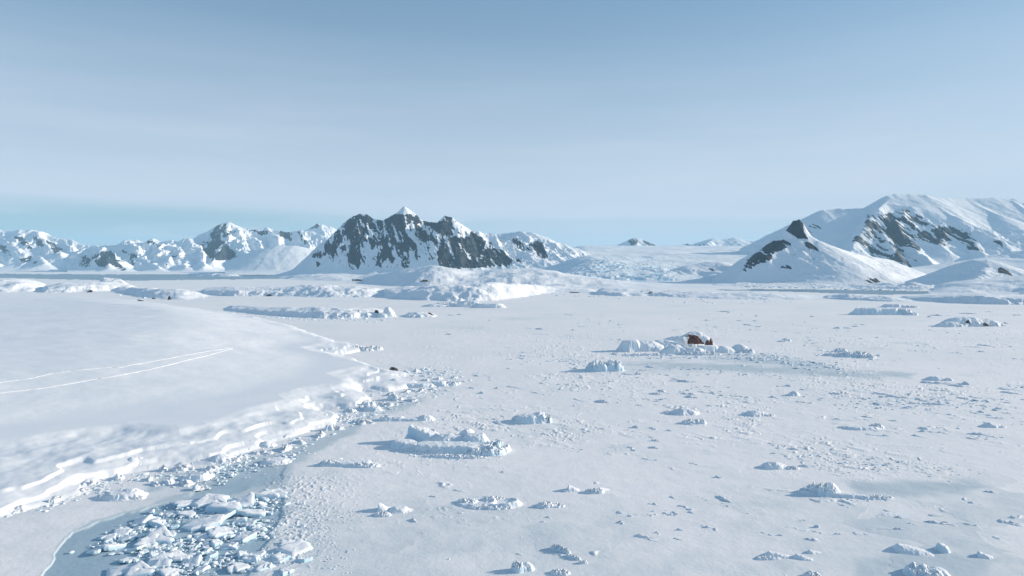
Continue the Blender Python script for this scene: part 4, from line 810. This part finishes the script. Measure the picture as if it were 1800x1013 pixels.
# fine brash nobody could count: one mesh
def brash():
    r = np.random.RandomState(77); Vs, Qs = [], []; off = 0
    bases = []
    for k in range(8):
        n = 7; V = []
        for z, sc in ((-.3, .9), (.12, 1), (.34, .62)):
            for a in range(n): V.append((math.cos(a * 2 * math.pi / n) * sc * r.uniform(.28, .55), math.sin(a * 2 * math.pi / n) * sc * r.uniform(.28, .55), z + r.uniform(-.1, .1)))
        V.append((0, 0, .42 + r.uniform(-.1, .1))); V = np.array(V)
        Q = [(l * n + a, l * n + (a + 1) % n, l * n + n + (a + 1) % n, l * n + n + a) for l in range(2) for a in range(n)]
        Q += [(2 * n + a, 2 * n + a + 1, 2 * n + (a + 2) % n, 3 * n) for a in (0, 2, 4)] + [(2 * n + 6, 2 * n, 3 * n, 3 * n)][:0] + [(2 * n + 6, 2 * n, 2 * n + 1, 3 * n)]
        bases.append((V, np.array(Q)))
    def add(px, py, w, hk=1.0):
        hk *= .7
        nonlocal off
        x, y = gp(px, py); s = w * y / F; V, Q = bases[r.randint(8)]; a = r.uniform(0, 6.28)
        T = V * np.array([s * r.uniform(.8, 1.5), s * r.uniform(.7, 1.1), s * r.uniform(.4, 1.0) * hk])
        t = r.uniform(-.5, .5); T = np.stack([T[:, 0], T[:, 1] * math.cos(t) - T[:, 2] * math.sin(t), T[:, 1] * math.sin(t) + T[:, 2] * math.cos(t)], 1)
        Vs.append(np.stack([x + T[:, 0] * math.cos(a) - T[:, 1] * math.sin(a), y + T[:, 0] * math.sin(a) + T[:, 1] * math.cos(a), T[:, 2]], 1)); Qs.append(Q + off); off += len(V)
    def band(line, n, spread, wr, hk=1.0):
        L = np.array(line, float); seg = np.linalg.norm(np.diff(L, axis=0), axis=1); cum = np.append(0, np.cumsum(seg))
        for _ in range(n):
            t = r.uniform(0, cum[-1]); add(np.interp(t, cum, L[:, 0]) + r.normal(0, spread), np.interp(t, cum, L[:, 1]) + r.normal(0, spread * .45), wr[0] + (wr[1] - wr[0]) * r.rand() ** 2.5, hk)
    band([(0, 905), (90, 885), (170, 862), (240, 845), (330, 838), (420, 812), (520, 778), (600, 750), (640, 728)], 380, 13, (3, 13), .75)
    band([(560, 735), (640, 728), (690, 705), (740, 690), (800, 668)], 430, 15, (3, 11), .8)
    band([(690, 660), (740, 655), (800, 660)], 160, 12, (2, 9))
    band([(300, 855), (380, 840), (470, 815), (540, 785)], 160, 14, (3, 10))
    band([(180, 965), (250, 925), (330, 900), (420, 890), (490, 875)], 420, 17, (3, 14))
    band([(240, 985), (330, 960), (420, 935), (480, 925)], 480, 22, (3, 15))
    band([(280, 1010), (400, 985), (520, 975)], 330, 18, (3, 13))
    band([(495, 850), (520, 880), (540, 920), (560, 960), (600, 1000)], 420, 26, (2, 6), .6)
    band([(570, 930), (630, 900), (690, 900)], 90, 22, (2, 5), .6)
    band([(560, 815), (600, 820), (650, 822)], 90, 8, (2, 7), .7)
    band([(690, 795), (760, 803), (830, 808), (890, 800)], 110, 5, (2, 7))
    band([(1085, 625), (1180, 628), (1260, 628), (1330, 628)], 240, 5, (2, 8), .9)
    band([(1290, 626), (1350, 630), (1420, 640), (1475, 648)], 420, 11, (2, 11), .8)
    band([(1170, 650), (1270, 655), (1370, 660)], 110, 8, (2, 9), .6)
    band([(1440, 622), (1500, 626), (1540, 630)], 110, 7, (2, 8))
    band([(900, 632), (960, 630), (1030, 640)], 90, 8, (3, 12), .5)
    band([(1420, 700), (1550, 712), (1640, 712), (1780, 706)], 220, 20, (3, 11), .5)
    band([(1000, 700), (1150, 690), (1280, 700)], 110, 22, (3, 9), .5)
    band([(1380, 800), (1480, 815), (1600, 820), (1700, 835)], 150, 16, (3, 10), .5)
    band([(1395, 865), (1480, 878), (1560, 880)], 80, 8, (2, 8), .7)
    band([(1300, 505), (1450, 507), (1620, 510)], 160, 2.5, (3, 9))
    band([(880, 520), (960, 518), (1050, 522), (1200, 530), (1400, 531)], 110, 4, (2, 8), .7)
    band([(210, 515), (300, 525), (370, 520)], 120, 6, (3, 9))
    band([(440, 556), (560, 562), (700, 563)], 140, 4, (2, 7))
    band([(600, 640), (560, 625), (480, 575)], 60, 6, (2, 7))
    band([(1200, 560), (1500, 590), (1780, 600)], 110, 22, (3, 8), .4)
    for q in range(46):                    # loose strings of crumbs drifted over the open ice
        cx, cy = r.uniform(820, 1800), 560 + 330 * r.rand() ** 1.3
        L = r.uniform(15, 60); band([(cx - L, cy - .28 * L * r.uniform(.2, 1.2)), (cx, cy), (cx + L, cy + .28 * L * r.uniform(.2, 1.2))], r.randint(8, 26), 4 + 6 * r.rand(), (2, 4 + 5 * r.rand()), .6)
    V = np.concatenate(Vs); Q = np.concatenate(Qs); c = np.array([V[:, 0].mean(), V[:, 1].mean(), 0])
    link('brash_ice', mesh_np('brash_ice', V - c, Q, M_brash, False), tuple(c), label='fine brash and crumbs of ice strewn along shores and floes', cat='brash ice', kind='stuff')
brash()

# ------------------------------------------------------------------ air
m = bpy.data.materials.new('haze'); m.use_nodes = True; nt = m.node_tree; nt.nodes.clear()
out = nt.nodes.new('ShaderNodeOutputMaterial'); v = nt.nodes.new('ShaderNodeVolumePrincipled')
v.inputs['Color'].default_value = (0.47, 0.78, 1.0, 1); v.inputs['Density'].default_value = 5.0e-5; v.inputs['Anisotropy'].default_value = 0.0
nt.links.new(v.outputs[0], out.inputs['Volume'])
bx = np.array([(x, y, z) for z in (-2.0, 640.0) for y in (-300.0, 15500.0) for x in (-15500.0, 15500.0)])
bq = [[0, 2, 3, 1], [4, 5, 7, 6], [0, 1, 5, 4], [2, 6, 7, 3], [0, 4, 6, 2], [1, 3, 7, 5]]
link('haze', mesh_np('haze', bx, bq, m, False), label='thin cold blue haze over the whole bay', cat='haze', kind='stuff')

# ------------------------------------------------------------------ sky and sun
w = bpy.data.worlds.new('World'); scene.world = w; w.use_nodes = True; nt = w.node_tree; nt.nodes.clear()
out = nt.nodes.new('ShaderNodeOutputWorld'); bg = nt.nodes.new('ShaderNodeBackground'); sky = nt.nodes.new('ShaderNodeTexSky')
sky.sky_type = 'NISHITA'; sky.sun_disc = False; sky.sun_elevation = SUN_EL; sky.sun_rotation = math.pi / 2 - SUN_AZ
sky.altitude = 0; sky.air_density = 1.0; sky.dust_density = 0.3; sky.ozone_density = 2.0
tc = nt.nodes.new('ShaderNodeTexCoord'); sp = nt.nodes.new('ShaderNodeSeparateXYZ'); nt.links.new(tc.outputs['Generated'], sp.inputs[0])
mp = nt.nodes.new('ShaderNodeMapping'); mp.inputs['Scale'].default_value = (1.6, 1.6, 16.0); mp.inputs['Rotation'].default_value = (0, math.radians(2.0), 0)
nt.links.new(tc.outputs['Generated'], mp.inputs['Vector'])
n1 = noise(nt, 1.5, 6, 0.55, mp.outputs[0])
# lower edge of a thin veil of high cloud, sinking towards the right
tn = nd(nt, 'ShaderNodeMix', data_type='RGBA', blend_type='MULTIPLY'); tn.inputs[0].default_value = 1
nt.links.new(sky.outputs[0], tn.inputs[6]); tn.inputs[7].default_value = (0.88, 0.96, 0.93, 1); tint = mixc(nt, .6, tn.outputs[2], (0.92, 1.60, 2.42))
clear = mixc(nt, mth(nt, 'MULTIPLY', ramp(nt, sp.outputs['Z'], 0.16, 0.03), 0.88), tint, (1.95, 2.85, 3.35))
edge = mth(nt, 'ADD', mth(nt, 'ADD', sp.outputs['Z'], mth(nt, 'MULTIPLY', sp.outputs['X'], 0.022)), mth(nt, 'MULTIPLY', mth(nt, 'SUBTRACT', n1, .5), 0.03))
veil = mth(nt, 'MULTIPLY', ramp(nt, edge, 0.046, 0.080), mth(nt, 'ADD', 0.72, mth(nt, 'MULTIPLY', ramp(nt, n1, .3, .7), 0.22)))
low = mth(nt, 'MULTIPLY', ramp(nt, n1, .42, .66), .75)
low = mth(nt, 'MAXIMUM', low, mth(nt, 'MULTIPLY', ramp(nt, sp.outputs['X'], -.42, .12), .6))
veil = mth(nt, 'MAXIMUM', veil, low)
thin = ramp(nt, sp.outputs['Z'], 0.38, 0.06)
veil = mth(nt, 'MULTIPLY', veil, mth(nt, 'ADD', 0.04, mth(nt, 'MULTIPLY', thin, 0.96)))
skyc = mixc(nt, veil, clear, (3.35, 3.68, 4.3))
nt.links.new(skyc, bg.inputs['Color']); bg.inputs['Strength'].default_value = 0.12
nt.links.new(bg.outputs[0], out.inputs['Surface'])
L = bpy.data.lights.new('sun', 'SUN'); L.energy = 3.7; L.angle = math.radians(0.6); L.color = (1.0, 0.855, 0.70)
so = bpy.data.objects.new('sun', L); COL.objects.link(so)
from mathutils import Vector
sd = Vector((math.cos(SUN_EL) * math.cos(SUN_AZ), math.cos(SUN_EL) * math.sin(SUN_AZ), math.sin(SUN_EL)))
so.rotation_euler = sd.to_track_quat('Z', 'Y').to_euler()

# ------------------------------------------------------------------ camera
cam = bpy.data.cameras.new('camera'); cam.sensor_width = 36; cam.lens = 36 * F / 1800; cam.shift_y = (HZ - 506.5) / 1800
cam.clip_start = 1; cam.clip_end = 60000
co = bpy.data.objects.new('camera', cam); COL.objects.link(co); co.location = (0, 0, CAMH); co.rotation_euler = (math.pi / 2, 0, 0)
scene.camera = co
scene.view_settings.view_transform = 'Standard'; scene.view_settings.look = 'None'
scene.view_settings.exposure = 0.68; scene.view_settings.gamma = 1
scene.cycles.max_bounces = 6; scene.cycles.diffuse_bounces = 3; scene.cycles.volume_bounces = 1
